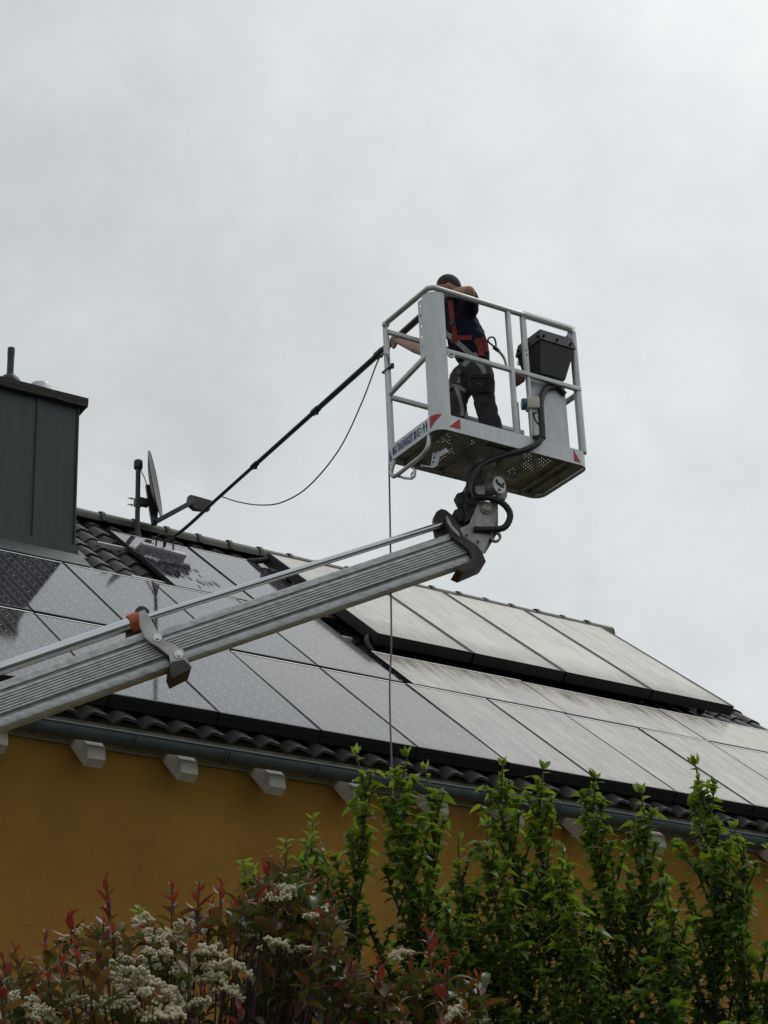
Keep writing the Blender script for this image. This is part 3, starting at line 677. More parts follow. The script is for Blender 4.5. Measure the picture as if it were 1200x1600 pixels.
# ================================================================ BOOM LIFT
lift = thing('boom_lift', 'aluminium telescopic boom lift raising a white work basket over the roof', 'boom lift', None, (1.2, 14.6, 0))
lift.location = (0, 0, 0)
T = PY(735, 853, 10.9)
rT = (T-EYE).length
I0 = PR(299, 1001, rT*0.955)
e1 = (PL(698, 866, T, CR[2])-I0).normalized()
e1 = (T-I0).normalized()
e2 = e1.cross(V((0, 0, 1))).normalized()
if e2.dot(CR[2]) > 0: e2 = -e2
e3 = e2.cross(e1).normalized()
if e3.z < 0: e3 = -e3
def BL(x, y, off=0.0):                              # image point on the plane of the boom's near side, off metres nearer than its middle
    return PL(x, y, T+e2*off, e2)
I0 = BL(299, 1001); I1 = BL(722, 858)
O0 = BL(0, 1106); O1 = BL(252, 1017)
d1 = (I1-I0).normalized(); d2 = (O1-O0).normalized()
def boom_profile(h, w, nrib):
    """closed section in (out, up): ribbed side walls, rounded flanges"""
    H_, W_ = h/2, w/2; side_ = []
    side_ += [(W_*0.45, H_), (W_*0.85, H_*0.95), (W_, H_*0.86), (W_, H_*0.60), (W_-0.012, H_*0.58), (W_-0.014, H_*0.47), (W_-0.001, H_*0.445)]
    y0, y1 = H_*0.42, -H_*0.42
    st = (y0-y1)/nrib
    for i in range(nrib):
        a = y0-i*st; side_ += [(W_, a-st*0.12), (W_, a-st*0.72), (W_-0.008, a-st*0.78), (W_-0.008, a-st*0.97)]
    side_ += [(W_-0.001, -H_*0.445), (W_-0.013, -H_*0.47), (W_-0.013, -H_*0.57), (W_, -H_*0.60), (W_, -H_*0.80), (W_*0.90, -H_*0.92), (W_*0.55, -H_)]
    return side_ + [(-a, b) for a, b in reversed(side_)]
def boom_section(a, b, d, h, w, nrib, name, lab):
    up = e2.cross(d).normalized()
    if up.z < 0: up = -up
    pr = boom_profile(h, w, nrib); poly = [a + e2*p + up*q for p, q in pr]
    o = MB().prism(poly, b-a).build(name, [M['boom'], M['boomdark']], lift, 25, lab)
    for p_ in o.data.polygons:
        c_ = p_.center-a; q_ = c_.dot(up); e_2 = abs(c_.dot(e2))
        if len(p_.vertices) == 4 and e_2 < w/2-0.0035 and abs(q_) < h/2*0.595: p_.material_index = 1
    return up
hI, hO = 0.278, 0.322
upI = boom_section(I0-d1*0.25, I1, d1, hI, 0.11, 6, 'inner_boom_section', 'slimmer upper boom section ending under the basket')
upO = boom_section(O0-d2*4.2, O1, d2, hO, 0.15, 7, 'outer_boom_section', 'thicker lower boom section entering at the left edge')
# lower arm, turret and chassis outside the picture: what carries the boom
Oe = O0-d2*4.1
MB().bar(Oe+V((0, 0, .1)), V((Oe.x-0.5, Oe.y+0.05, 1.3)), 0.32, 0.34, (1, 0, 0), 0.02).build('riser_arm', M['boom'], lift)
MB().box((Oe.x-0.5, Oe.y, 1.05), (1.1, 0.9, 0.5), None, 0.05).build('turret', M['basketwhite'], lift)
MB().box((Oe.x-0.5, Oe.y, 0.56), (2.6, 1.0, 0.36), None, 0.05).build('chassis', M['blackmetal'], lift)
for sx in (-1, 1):
    for sy in (-1, 1):
        MB().lathe([(0.0, -.11), (.30, -.11), (.34, -.07), (.34, .07), (.30, .11), (0.0, .11)], (Oe.x-0.5+sx*0.9, Oe.y+sy*0.55, 0.34), (0, 1, 0), 24).build('wheel', M['rubber'], lift)
# extension rods above the boom
R0, R1 = BL(-700, 1287), BL(212, 972); rd_ = (R1-R0).normalized()
MB().tube([R0, R1], 0.046, 18).build('extension_rod', M['chrome'], lift, label='thick chromed extension rod left of the orange bushing')
R2 = BL(690, 820)
MB().tube([BL(214, 970), R2], 0.026, 16).build('extension_rod', M['chrome'], lift, label='thin chromed extension rod running up to the boom head')
MB().lathe([(0.048, -0.05), (0.066, -0.045), (0.070, -0.01), (0.066, 0.03), (0.03, 0.035)], R1, rd_, 20).build('bushing', M['orange'], lift)
def z7(x, y): return (190+x/9.23, 930+y/9.23)
def z2(x, y): return (660+x/7.5, 740+y/7.5)
def plate(pts, off, th, name, m, lab=None, bev=True):
    poly = [BL(*q, off) for q in pts]
    return MB().prism(poly, -e2*th).build(name, m, lift, 30, lab)
back = [z7(*q) for q in ((180, 260), (205, 195), (260, 155), (330, 160), (385, 205), (430, 290), (560, 600), (420, 660), (330, 640), (70, 640), (60, 520), (190, 470))]
plate(back, -0.02, 0.05, 'bracket_back_plate', M['darkcast'])
front = [z7(*q) for q in ((250, 235), (330, 205), (410, 320), (480, 450), (555, 600), (620, 650), (890, 785), (930, 880), (1010, 1035), (1000, 1060), (735, 1195), (690, 1090), (715, 1000), (690, 870), (530, 740), (430, 680), (340, 610), (262, 430))]
plate(front, 0.150, 0.028, 'bracket_plate', M['plated'], 'worn steel bracket plate with two bolts on the boom')
lowp = [z7(*q) for q in ((720, 960), (900, 930), (1010, 1040), (1000, 1062), (735, 1195), (690, 1090))]
plate(lowp, 0.168, 0.22, 'bracket_shoe', M['darkcast'])
col_ = [z7(*q) for q in ((330, 560), (560, 610), (890, 800), (1005, 1050), (860, 1120), (690, 1085), (700, 900), (430, 690))]
plate(col_, 0.118, 0.235, 'end_collar', M['darkcast'])
for q in ((515, 615), (825, 855)):
    c = BL(*z7(*q), 0.150); MB().cyl(c, c+e2*0.010, 0.030, 18).cyl(c+e2*0.010, c+e2*0.026, 0.019, 6).build('bolt', M['steel'], lift)
# boom head
disc = [z2(*q) for q in ((130, 560), (135, 500), (165, 445), (220, 413), (275, 425), (330, 470), (385, 530), (440, 600), (480, 700), (420, 760), (340, 720), (165, 760), (140, 650))]
plate(disc, -0.03, 0.05, 'head_plate', M['darkcast'])
slot = [z2(*q) for q in ((280, 490), (330, 500), (430, 620), (480, 735), (640, 840), (700, 920), (745, 1030), (725, 1050), (480, 1155), (400, 1120), (530, 1040), (585, 980), (545, 890), (350, 740), (300, 620))]
plate(slot, 0.100, 0.20, 'head_collar', M['darkcast'])
lite = [z2(*q) for q in ((275, 490), (300, 505), (350, 610), (430, 690), (440, 745), (350, 660), (300, 580))]
plate(lite, 0.112, 0.012, 'collar_edge', M['casting'])
kn = [z2(*q) for q in ((430, 650), (545, 590), (580, 540), (650, 330), (700, 310), (790, 335), (845, 400), (868, 470), (845, 600), (715, 945), (640, 850), (475, 745))]
plate(kn, 0.085, 0.018, 'knuckle_plate', M['casting'])
kn2 = [z2(*q) for q in ((470, 660), (600, 540), (660, 340), (885, 320), (888, 560), (880, 700), (740, 930), (640, 850))]
plate(kn2, -0.045, 0.018, 'knuckle_plate', M['casting'], 'rear knuckle plate, darker')
web = [z2(*q) for q in ((560, 600), (660, 380), (830, 420), (850, 560), (720, 900), (620, 820))]
plate(web, 0.05, 0.09, 'knuckle_web', M['darkcast'])
c = BL(*z2(750, 410), 0.088); MB().lathe([(0.045, 0), (0.045, 0.012), (0.034, 0.016), (0.03, 0.03), (0.0, 0.032)], c, e2, 22).build('pivot_pin', M['casting'], lift)
for q in ((360, 650), (520, 722), (590, 420), (650, 800)):
    c = BL(*z2(*q), 0.09); MB().cyl(c, c+e2*0.006, 0.009, 10).build('bolt', M['darkcast'], lift)
c = BL(*z2(852, 740), -0.03); MB().lathe([(0.03, -0.012), (0.047, -0.012), (0.047, 0.012), (0.03, 0.012), (0.03, -0.012)], c, e2, 18).build('lifting_eye', M['casting'], lift)
for q, nm in (((455, 510), 'hydraulic_block'), ((480, 320), 'valve')):
    c = BL(*z2(*q), -0.06); MB().box(c, (0.10, 0.12, 0.11), (d1, e2, e3), 0.012).build(nm, M['darkcast'], lift)
MB().tube(catmull([BL(*z2(500, 225)), BL(*z2(420, 265)), BL(*z2(395, 300)), BL(*z2(430, 335)), BL(*z2(470, 350))], 6), 0.005, 6).build('pressure_line', M['cable'], lift)
post = [z2(*q) for q in ((500, 150), (610, 140), (740, 150), (740, 330), (640, 360), (575, 540), (500, 560))]
plate(post, 0.05, 0.13, 'swivel_post', M['darkcast'])
plate([z2(*q) for q in ((625, 150), (735, 130), (735, 250), (625, 260))], 0.085, 0.03, 'swivel_plate', M['casting'])
m0, m1 = BL(*z2(755, 185), 0.02), BL(*z2(895, 135), 0.13); md = (m1-m0).normalized()
MB().lathe([(0, 0), (0.062, 0), (0.062, (m1-m0).length*0.8), (0.066, (m1-m0).length*0.82), (0.066, (m1-m0).length), (0, (m1-m0).length)], m0, md, 24).build('rotator_motor', M['casting'], lift)
rf = MB().lathe([(0.066, 0.001), (0.066, 0.010), (0.0, 0.010)], m1, md, 24).build('motor_flange', M['basketwhite'], lift)
sp_ = md.cross(V((0, 0, 1))).normalized(); up_ = sp_.cross(md)
for k in range(3):
    a = 2*math.pi*(k/3+0.1); c = m1+md*0.011+(sp_*math.cos(a)+up_*math.sin(a))*0.042; MB().cyl(c, c+md*0.003, 0.011, 10).build('flange_hole', M['black'], lift)
MB().bar(m1+md*0.0115+sp_*0.035+up_*.01, m1+md*0.0115-sp_*0.035-up_*.01, 0.012, 0.02, md).build('flange_slot', M['black'], lift)
plate([z2(*q) for q in ((870, 215), (960, 165), (998, 215), (992, 270), (975, 300), (860, 275))], 0.05, 0.10, 'motor_block', M['casting'])

# ================================================================ WORK BASKET (part of the lift)
B0 = V((7.611, 10.492, 6.737)) + EYE
BX = V((math.cos(-0.012), math.sin(-0.012), 0)); BY = V((-BX.y, BX.x, 0)); BZ = V((0, 0, 1))
L1, L2, HB = 1.405, 0.655, 1.20
def bp(a, b, c): return B0 + BX*a + BY*b + BZ*c
def solve_a(x, y, b=0.0):                          # basket length and height coordinate of an image point on the plane b
    q = PL(x, y, bp(0, b, 0), BY)-B0; return q.dot(BX), q.z
basket = bpy.data.objects.new('basket', None); link(basket, lift); tag(basket, 'white aluminium work basket with guard rails')
def bpart(mb, name, m, lab=None, sm=30): return mb.build(name, m, basket, sm, lab)
AX = (BX, BY, BZ)
def corner_path(r, rf_, n=6):
    """plan outline, rounded: starts on the left side going round the near corner, near side, right, far"""
    P = []
    def arc(cx, cy, r_, a0, a1):
        for i in range(n+1):
            a = math.radians(a0+(a1-a0)*i/n); P.append((cx+r_*math.cos(a), cy+r_*math.sin(a)))
    arc(r, r, r, 180, 270); arc(L1-r, r, r, 270, 360); arc(L1-r, L2-r, r, 0, 90); arc(0.035, L2-0.035, 0.035, 90, 180)
    return P
PTH = corner_path(0.095, 0)
def band(path, c0, c1, th, close=True):
    mb = MB(); n_ = len(path); vs = []
    def nrm(i):
        a = V((*path[(i-1) % n_], 0)) if close or i > 0 else V((*path[i], 0)); b = V((*path[(i+1) % n_], 0)) if close or i < n_-1 else V((*path[i], 0)); t = (b-a).normalized(); return V((t.y, -t.x, 0))
    for i, (a, b) in enumerate(path):
        nn = nrm(i); ia, ib = a-nn.x*th, b-nn.y*th
        vs += [bp(a, b, c0), bp(a, b, c1), bp(ia, ib, c1), bp(ia, ib, c0)]
    fs = []
    for i in range(n_ if close else n_-1):
        j = (i+1) % n_
        for k in range(4): fs.append((i*4+k, j*4+k, j*4+(k+1) % 4, i*4+(k+1) % 4))
    if not close: fs += [(3, 2, 1, 0), ((n_-1)*4, (n_-1)*4+1, (n_-1)*4+2, (n_-1)*4+3)]
    mb.add(vs, [tuple(reversed(f)) for f in fs]); return mb
bpart(band(PTH, 0.0, 0.128, 0.004), 'toe_board', M['basketwhite'])
# floor of perforated plate: holes are real
nx, ny = 92, 43; gx, gy = (L1-0.02)/nx, (L2-0.02)/ny
patches = [(0.16, 0.30, 0.05, 0.24), (0.30, 0.42, 0.10, 0.36), (0.50, 0.60, 0.02, 0.14), (0.95, 1.12, 0.08, 0.30), (0.78, 1.00, 0.34, 0.60), (0.86, 1.0, 0.05, 0.16), (0.28, 0.36, 0.40, 0.58)]
fl = MB(); idx = {}
hr = random.Random(5)
def fv(i, j):
    if (i, j) not in idx: idx[(i, j)] = len(fl.v); fl.v.append(bp(0.01+i*gx, 0.01+j*gy, 0.030))
    return idx[(i, j)]
for i in range(nx):
    for j in range(ny):
        a, b = 0.01+(i+.5)*gx, 0.01+(j+.5)*gy
        inn = any(x0 < a < x1 and y0 < b < y1 for x0, x1, y0, y1 in patches)
        hole_ = inn and i % 2 == 0 and j % 2 == (i//2) % 2 and hr.random() < 0.8
        # rounded plan corners
        skip = False
        for cx, cy, sx, sy in ((0.095, 0.095, -1, -1), (L1-0.095, 0.095, 1, -1), (L1-0.095, L2-0.095, 1, 1)):
            if (a-cx)*sx > 0 and (b-cy)*sy > 0 and (a-cx)**2+(b-cy)**2 > 0.088**2: skip = True
        if skip: continue
        if hole_:
            q4 = [fv(i, j), fv(i, j+1), fv(i+1, j+1), fv(i+1, j)]; cc_ = bp(a, b, 0.030); n0 = len(fl.v)
            fl.v += [cc_+(fl.v[q]-cc_)*0.38 for q in q4]
            for k in range(4): fl.f.append((q4[k], q4[(k+1) % 4], n0+(k+1) % 4, n0+k))
            continue
        fl.f.append((fv(i, j), fv(i, j+1), fv(i+1, j+1), fv(i+1, j)))
bpart(fl, 'floor_plate', M['floorplate'], None, 0)
rbm = MB()
for a0, b0, a1, b1 in ((0.12, 0.02, 0.12, L2-.02), (0.46, 0.02, 0.46, L2-.02), (0.72, 0.02, 0.72, L2-.02), (1.18, 0.02, 1.18, L2-.02), (1.27, 0.10, 1.27, L2-.06), (0.02, L2-.05, L1-.1, L2-.05)):
    rbm.bar(bp(a0, b0, 0.014), bp(a1, b1, 0.014), 0.022, 0.030)
bpart(rbm, 'floor_ribs', M['floorplate'])
bpart(MB().box(bp(0.66, 0.34, 0.006), (0.36, 0.50, 0.014), AX, 0.004).box(bp(0.60, 0.33, -0.03), (0.16, 0.22, 0.06), AX, 0.008), 'mounting_plate', M['floorplate'])
gs = MB().prism([bp(0.66, 0.33, 0.0), bp(1.05, 0.40, 0.0), bp(0.98, 0.40, -0.03), bp(0.66, 0.33, -0.10)], BY*0.02).prism([bp(0.60, 0.10, 0.0), bp(0.60, 0.30, 0.0), bp(0.60, 0.30, -0.10)], BX*0.02)
bpart(gs, 'gusset', M['floorplate'])
nk = bp(0.66, 0.33, -0.05); nb = BL(*z2(640, 180))
bpart(MB().tube([bp(0.60, 0.33, -0.02), nb], 0.055, 16), 'swivel_neck', M['darkcast'])
# wide curved near corner column
cpath = [(0.0035, 0.115), (0.0035, 0.095)] + [(x_+0.0035 if i < 3 else x_, y_+0.0035 if i >= 3 else y_) for i, (x_, y_) in enumerate(PTH[1:6])] + [(0.095, 0.0035), (0.128, 0.0035)]
cpath = [(max(a, 0.004), max(b, 0.004)) for a, b in cpath]
bpart(band(cpath, 0.126, HB-0.03, 0.012, False), 'corner_column', M['basketwhite'], 'wide curved corner column nearest the camera')
bpart(MB().cyl(bp(0.15, 0.012, 0.735), bp(0.15, 0.018, 0.735), 0.0, 4).tube([bp(0.165+0.024*math.cos(t*.5236), 0.008, 0.655+0.024*math.sin(t*.5236)) for t in range(13)], 0.010, 8), 'eyelet', M['basketwhite'])
# top rail: flattened tube round three sides
top = [bp(a, b, HB) for a, b in [(0.0, L2-0.01), (0.0, 0.4)] + PTH[:14] + [(L1, 0.3)] + PTH[14:21] + [(0.9, L2)]]
near = [bp(a, b, HB) for a, b in [(0.012, L2-0.02), (0.012, 0.35)] + [(max(q[0], .012), max(q[1], .012)) for q in PTH[:9]] + [(L1-0.012, 0.10), (L1-.012, L2-0.10), (L1-.05, L2-.03), (L1-.12, L2-0.012)]]
bpart(MB().tube(near, 0.0215, 12), 'top_rail', M['basketrail'])
def rail_(a0, b0, c0, a1, b1, c1, w=0.034, h=0.036, name='mid_rail', lab=None): return bpart(MB().bar(bp(a0, b0, c0), bp(a1, b1, c1), w, h, (0, 0, 1), 0.006), name, M['basketrail'], lab)
CM = 0.675
rail_(0.125, 0.016, CM, L1-0.02, 0.016, CM, lab='middle rail of the near side')
rail_(0.016, 0.10, CM-0.02, 0.016, L2-0.03, CM-0.10, lab='sloping middle rail of the left side')
rail_(0.02, L2-.02, 1.13, 0.95, L2-.02, 1.13, name='far_rail', lab='upper rail of the far side')
rail_(0.02, L2-.02, 0.555, 1.28, L2-.02, 0.555, name='far_rail', lab='lower rail of the far side')
rail_(L1-.02, 0.06, CM-0.02, L1-.02, L2-.06, CM-0.02, lab='middle rail of the right side')
# uprights
a1_, _ = solve_a(795, 490); a1b, _ = solve_a(808, 665)
aP1 = (a1_+a1b)/2
a2_, _ = solve_a(819, 500); aP2 = a2_
bpart(MB().bar(bp(aP1, 0.016, 0.126), bp(aP1, 0.016, HB-0.012), 0.036, 0.036, BY, 0.006), 'upright', M['basketrail'], 'slim upright left of the control box')
u2 = MB().bar(bp(aP2, 0.018, CM+0.01), bp(aP2, 0.018, HB-0.012), 0.045, 0.03, BY, 0.005).bar(bp(aP2+0.008, 0.018, 0.13), bp(aP2+0.008, 0.018, CM-.01), 0.024, 0.024, BY, 0.004)
bpart(u2, 'upright', M['basketrail'], 'drilled upright beside the control box')
for c in (0.84, 0.88): bpart(MB().cyl(bp(aP2, 0.004, c), bp(aP2, 0.001, c), 0.007, 8), 'bolt', M['black'])
bpart(MB().tube([bp(L1-0.035, 0.035, 0.126), bp(L1-0.035, 0.035, HB-0.01)], 0.030, 16), 'upright', M['basketrail'], 'round upright at the right near corner')
bpart(MB().tube([bp(L1-0.05, L2-0.05, 0.126), bp(L1-0.05, L2-0.05, HB-0.01)], 0.026, 14), 'upright', M['basketrail'], 'upright at the right far corner')
def drilled(o, ua, ub, n_, w, th, hole):            # a strip with real holes: rails and rungs
    """o: bottom, ua: along, ub: across"""
    mb = MB(); Lq = ua.length; d = ua.normalized(); q = ub.normalized(); nn = d.cross(q); e = (w-hole)/2
    for s_ in (-1, 1): mb.box(o+ua/2+q*s_*(w/2-e/2), (Lq, e, th), (d, q, nn))
    st = Lq/n_
    for k in range(n_+1):
        l0 = max(0, k*st-(st-hole)/2); l1 = min(Lq, k*st+(st-hole)/2)
        mb.box(o+d*(l0+l1)/2, (l1-l0, hole, th*0.96), (d, q, nn))
    return mb
# left far corner post: pressed channel, wider at the foot
lp = MB().prism([bp(0.002, L2-0.005, -0.02), bp(0.002, L2-0.005, HB-0.03), bp(0.002, L2-0.04, HB-0.03), bp(0.002, L2-0.045, -0.02)], BX*0.012)
lp.prism([bp(0.002, L2-0.003, -0.02), bp(0.060, L2-0.003, 0.0), bp(0.050, L2-0.003, HB-0.03), bp(0.002, L2-0.003, HB-0.03)], BY*0.012)
bpart(lp, 'corner_post', M['basketwhite'], 'channel-shaped post at the left corner with black bolts')
for i, c in enumerate((1.08, 0.985, 0.90, 0.80, 0.70)): bpart(MB().cyl(bp(0.032, L2-0.004, c), bp(0.032, L2-0.010, c), 0.009, 8), 'bolt', M['black'])
bpart(MB().sphere(bp(0.012, L2-.02, HB-.01), 0.030, 12, 8), 'rail_cap', M['basketrail'])
bpart(MB().box(bp(0.01, L2-.02, 0.79), (0.03, 0.12, 0.012), AX).box(bp(0.02, L2-.075, 0.80), (0.02, 0.02, 0.04), AX), 'gate_latch', M['black'])
# drilled strip beside the corner column
bpart(drilled(bp(0.020, 0.165, 0.62), BZ*(HB-0.66), BY, 6, 0.055, 0.006, 0.022), 'drilled_strip', M['basketwhite'])
# folded console sheet behind the socket
aq0, _ = solve_a(826, 640, 0.07); aq1, _ = solve_a(886, 640, 0.07); aq2, _ = solve_a(811, 640, 0.30)
bpart(MB().prism([bp(aq0, 0.075, 0.03), bp(aq1, 0.075, 0.03), bp(aq1, 0.075, CM+0.03), bp(aq0, 0.075, CM+0.03)], BY*0.008), 'console_sheet', M['basketwhite'], 'wide grey sheet panel under the control box')
bpart(MB().prism([bp(aq0+0.02, 0.30, 0.03), bp(aq2, 0.30, 0.03), bp(aq2, 0.30, 0.60), bp(aq0+0.02, 0.30, 0.60)], BY*0.008), 'console_sheet', M['basketwhite'], 'narrow rear sheet left of the wide one')
q_ = [solve_a(*p, 0.10) for p in ((805, 579), (820, 583), (820, 596), (813, 600), (804, 595))]
bpart(MB().prism([bp(a, 0.10, c) for a, c in q_], BY*0.06), 'red_pouch', M['darkred'])
# control box: hopper with flanged lid
def cbp(x, y, b): a, c = solve_a(x, y, b); return bp(a, b, c)
lidA = cbp(848, 513, 0.03); lidB = cbp(897, 526, 0.03)
aL, cL = solve_a(838, 541, 0.02); aR, cR = solve_a(890, 547, 0.02); cF = 0.985
aL2, aR2 = aL+0.035, aR-0.05; cBt = 0.725
bA = MB()
vt = [bp(aL, -0.035, cF), bp(aR, -0.035, cF), bp(aR, 0.27, cF), bp(aL, 0.27, cF)]
vb_ = [bp(aL+0.018, 0.012, cBt), bp(aR-0.075, 0.012, cBt), bp(aR-0.04, 0.20, cBt+0.01), bp(aL+0.012, 0.20, cBt+0.01)]
bA.add(vt+vb_, [(0, 3, 2, 1), (4, 5, 6, 7), (0, 1, 5, 4), (1, 2, 6, 5), (2, 3, 7, 6), (3, 0, 4, 7)])
bpart(bA, 'control_box', M['black'], 'black hopper-shaped control box', 0)
vt2 = [bp(aL-.008, -0.047, cF+.004), bp(aR+.008, -0.047, cF+.004), bp(aR+.008, 0.285, cF+.004), bp(aL-.008, 0.285, cF+.004)]
vt3 = [q+BZ*0.10+BY*(0.02 if i < 2 else -0.02)+BX*(0.02 if i in (0, 3) else -0.01) for i, q in enumerate(vt2)]
bpart(MB().add(vt2+vt3, [(0, 3, 2, 1), (4, 5, 6, 7), (0, 1, 5, 4), (1, 2, 6, 5), (2, 3, 7, 6), (3, 0, 4, 7)]), 'control_box_lid', M['black'], None, 0)
for f_ in (0.12, 0.5, 0.88):
    c = vt2[0]+(vt2[1]-vt2[0])*f_+BZ*0.04-BY*0.002; bpart(MB().cyl(c+BY*0.02, c-BY*0.006, 0.010, 10), 'lid_bolt', M['blackmetal'])
    c = vt2[0]+(vt2[3]-vt2[0])*f_+BZ*0.04; bpart(MB().cyl(c+BX*0.02, c-BX*0.006, 0.010, 10), 'lid_bolt', M['blackmetal'])
for x in (852, 861):
    c = cbp(x, 580, 0.04); bpart(MB().cyl(c+BZ*0.03, c-BZ*0.012, 0.017, 10), 'cable_gland', M['cream'])
    bpart(MB().tube(catmull([c-BZ*0.01, cbp(x+3, 592, 0.045), cbp(868, 603, 0.05), cbp(882, 617, 0.06)], 6), 0.010, 8), 'control_cable', M['rubber'])
bpart(MB().tube([cbp(862, 596, 0.05), cbp(882, 616, 0.06)], [0.018, 0.024], 10), 'cable_sheath', M['rubber'])
# clear acrylic guard bent over the rail above the box
ag = MB(); n_ = 9; vs = []
for i in range(n_):
    t = math.radians(-60+230*i/(n_-1)); 
    for a in (solve_a(820, 500)[0], solve_a(897, 520)[0]): vs.append(bp(a, 0.012-0.033*math.sin(t+math.pi/2-1.2), HB+0.003+0.033*math.cos(t+math.pi/2-1.2)))
ag.add(vs, [(2*i, 2*i+1, 2*i+3, 2*i+2) for i in range(n_-1)])
ga, gb = solve_a(820, 500)[0], solve_a(897, 520)[0]
bpart(ag, 'acrylic_guard', M['acrylic'])
# socket with blue lid
sc0 = cbp(832, 632, 0.02); sx = (BX*0.9-BY*0.436).normalized(); sy = V((-sx.y, sx.x, 0))
bpart(MB().box(sc0, (0.10, 0.09, 0.10), (sx, sy, BZ), 0.012).box(sc0-BZ*0.06, (0.06, 0.04, 0.03), (sx, sy, BZ), 0.005), 'socket_box', M['cream'])
sf_ = sc0-sx*0.05
bpart(MB().lathe([(0.0, 0.034), (0.040, 0.034), (0.046, 0.028), (0.046, 0.0)][::-1], sf_, -sx, 20), 'socket_lid', M['bluelid'])
bpart(MB().lathe([(0.034, 0.0355), (0.0, 0.0355)], sf_, -sx, 20), 'lid_label', M['paleblue'])
bpart(MB().tube(catmull([sc0-BZ*0.06, cbp(836, 656, 0.02), cbp(846, 668, 0.0)], 6), 0.006, 6), 'socket_cable', M['rubber'])
# thick ribbed hose from the console down to the boom head
hp = [cbp(866, 605, 0.055), cbp(857, 606, 0.04), cbp(850, 612, 0.02), cbp(845, 628, -0.01), cbp(846, 655, -0.03), cbp(847, 680, -0.035), cbp(838, 694, -0.04), cbp(818, 704, -0.02), cbp(785, 713, 0.05), cbp(755, 725, 0.10),
      cbp(738, 742, 0.12), cbp(733, 758, 0.14), cbp(733, 772, 0.14)] + [BL(742, 777, 0.14), BL(765, 778, 0.15), BL(786, 787, 0.15), BL(797, 803, 0.14), BL(792, 820, 0.13), BL(778, 827, 0.12), BL(740, 827.5, 0.09)]
hq = catmull(hp, 8); hr_ = [0.0235+0.0022*(i % 2) for i in range(len(hq))]
bpart(MB().tube(hq, hr_, 12), 'ribbed_hose', M['rubber'], 'thick black ribbed hose looping to the boom head', 60)
c = cbp(846, 683, -0.035); bpart(MB().tube([c+BZ*0.012, c-BZ*0.012], 0.034, 14).bar(c, c-BX*0.06+BY*.03, 0.02, 0.02), 'hose_clip', M['blackmetal'])
bpart(MB().tube(catmull([cbp(735, 760, 0.15), cbp(742, 770, 0.2), BL(752, 776, 0.1), BL(758, 768, 0.06)], 5), 0.006, 6), 'pressure_line', M['rubber'])
# step bar and eye plates under the left side
def lft(x, y, a=0.0):
    q = PL(x, y, bp(a, 0, 0), BX)-B0; return bp(a, q.dot(BY), q.z)
st_ = catmull([bp(0.02, 0.135, 0.01), lft(669, 696, -0.01), lft(660, 711, -0.02), lft(640, 727, -0.02), lft(619, 743, -0.02), lft(613.5, 743, -0.01), lft(611.5, 736, 0.0), bp(0.02, 0.60, 0.01)], 6)
bpart(MB().tube(st_, 0.0165, 10), 'step_bar', M['basketrail'])
bpart(MB().tube([lft(*q, 0.0) for q in ((622, 744), (632, 747), (643, 748), (648, 744), (649, 736), (645, 731))], 0.010, 8).tube([lft(645, 742, 0.0)+BY*0.02*math.cos(t*.5236)+BZ*0.02*math.sin(t*.5236) for t in range(13)], 0.008, 6), 'eye_plate', M['basketwhite'])
lb = [lft(*q, 0.12) for q in ((657, 726), (673, 728), (676, 707), (688, 705), (696, 700), (700, 706), (686, 714), (683, 727), (677, 731), (657, 728))]
bpart(MB().prism(lb, BX*0.008), 'hanger_bracket', M['basketwhite'])
for q in ((677, 722), (678.5, 715), (680.5, 707)):
    c = lft(*q, 0.12); bpart(MB().cyl(c-BX*0.001, c-BX*0.004, 0.009, 8), 'bracket_hole', M['black'])
# red and white warning corners
def on_near(a, c, o=-0.0025): return bp(a, o, c)
bpart(MB().prism([on_near(0.205, 0.118), on_near(0.205, 0.030), on_near(0.105, 0.030)], BY*0.0015), 'warning_mark', M['red'], None, 0)
bpart(MB().prism([on_near(L1-0.155, 0.115), on_near(L1-0.155, 0.02), on_near(L1-0.045-.05, 0.02)], BY*0.0015), 'warning_mark', M['red'], None, 0)
def on_arc(t, c, o=0.003):                          # round the near corner, t = arc angle in degrees (180 left side .. 270 near side)
    r = 0.095; a = math.radians(t); return bp(r+(r+o)*math.cos(a), r+(r+o)*math.sin(a), c)
wm_ = MB(); k_ = 8; vs = []
for i in range(k_+1):
    t = 183+62*i/k_; lo = 0.025+0.098*i/k_; vs += [on_arc(t, lo), on_arc(t, 0.124)]
wm_.add(vs, [(2*i, 2*i+2, 2*i+3, 2*i+1) for i in range(k_)])
bpart(wm_, 'warning_mark', M['red'], None, 0)
# lettering on the left toe board
def lettering(txt, size, name, m, m4, ext=0.0006, sx=1.0):
    cu = bpy.data.curves.new(name, 'FONT'); cu.body = txt; cu.size = size; cu.extrude = ext; cu.offset = 0.0008; cu.space_character = 0.95
    tmp = bpy.data.objects.new(name+'_tmp', cu); COL.objects.link(tmp); dg = bpy.context.evaluated_depsgraph_get(); me = bpy.data.meshes.new_from_object(tmp.evaluated_get(dg)); bpy.data.objects.remove(tmp)
    me.materials.clear(); me.materials.append(m); o = bpy.data.objects.new(name, me); link(o, basket); o.matrix_basis = m4; return o, me
txt = 'MAX TRAGFÄHIGKEIT 200 KG ='
o, me = lettering(txt, 0.082, 'lettering', M['blue'], Matrix.Identity(4))
wtx = max(q.co.x for q in me.vertices); avail = 0.398
for q in me.vertices: q.co.x *= avail/wtx; q.co.y *= 1.22
def bold(me_):
    pass
o.matrix_basis = frame(bp(-0.0015, L2-0.055, 0.032), -BY, BZ, -BX)
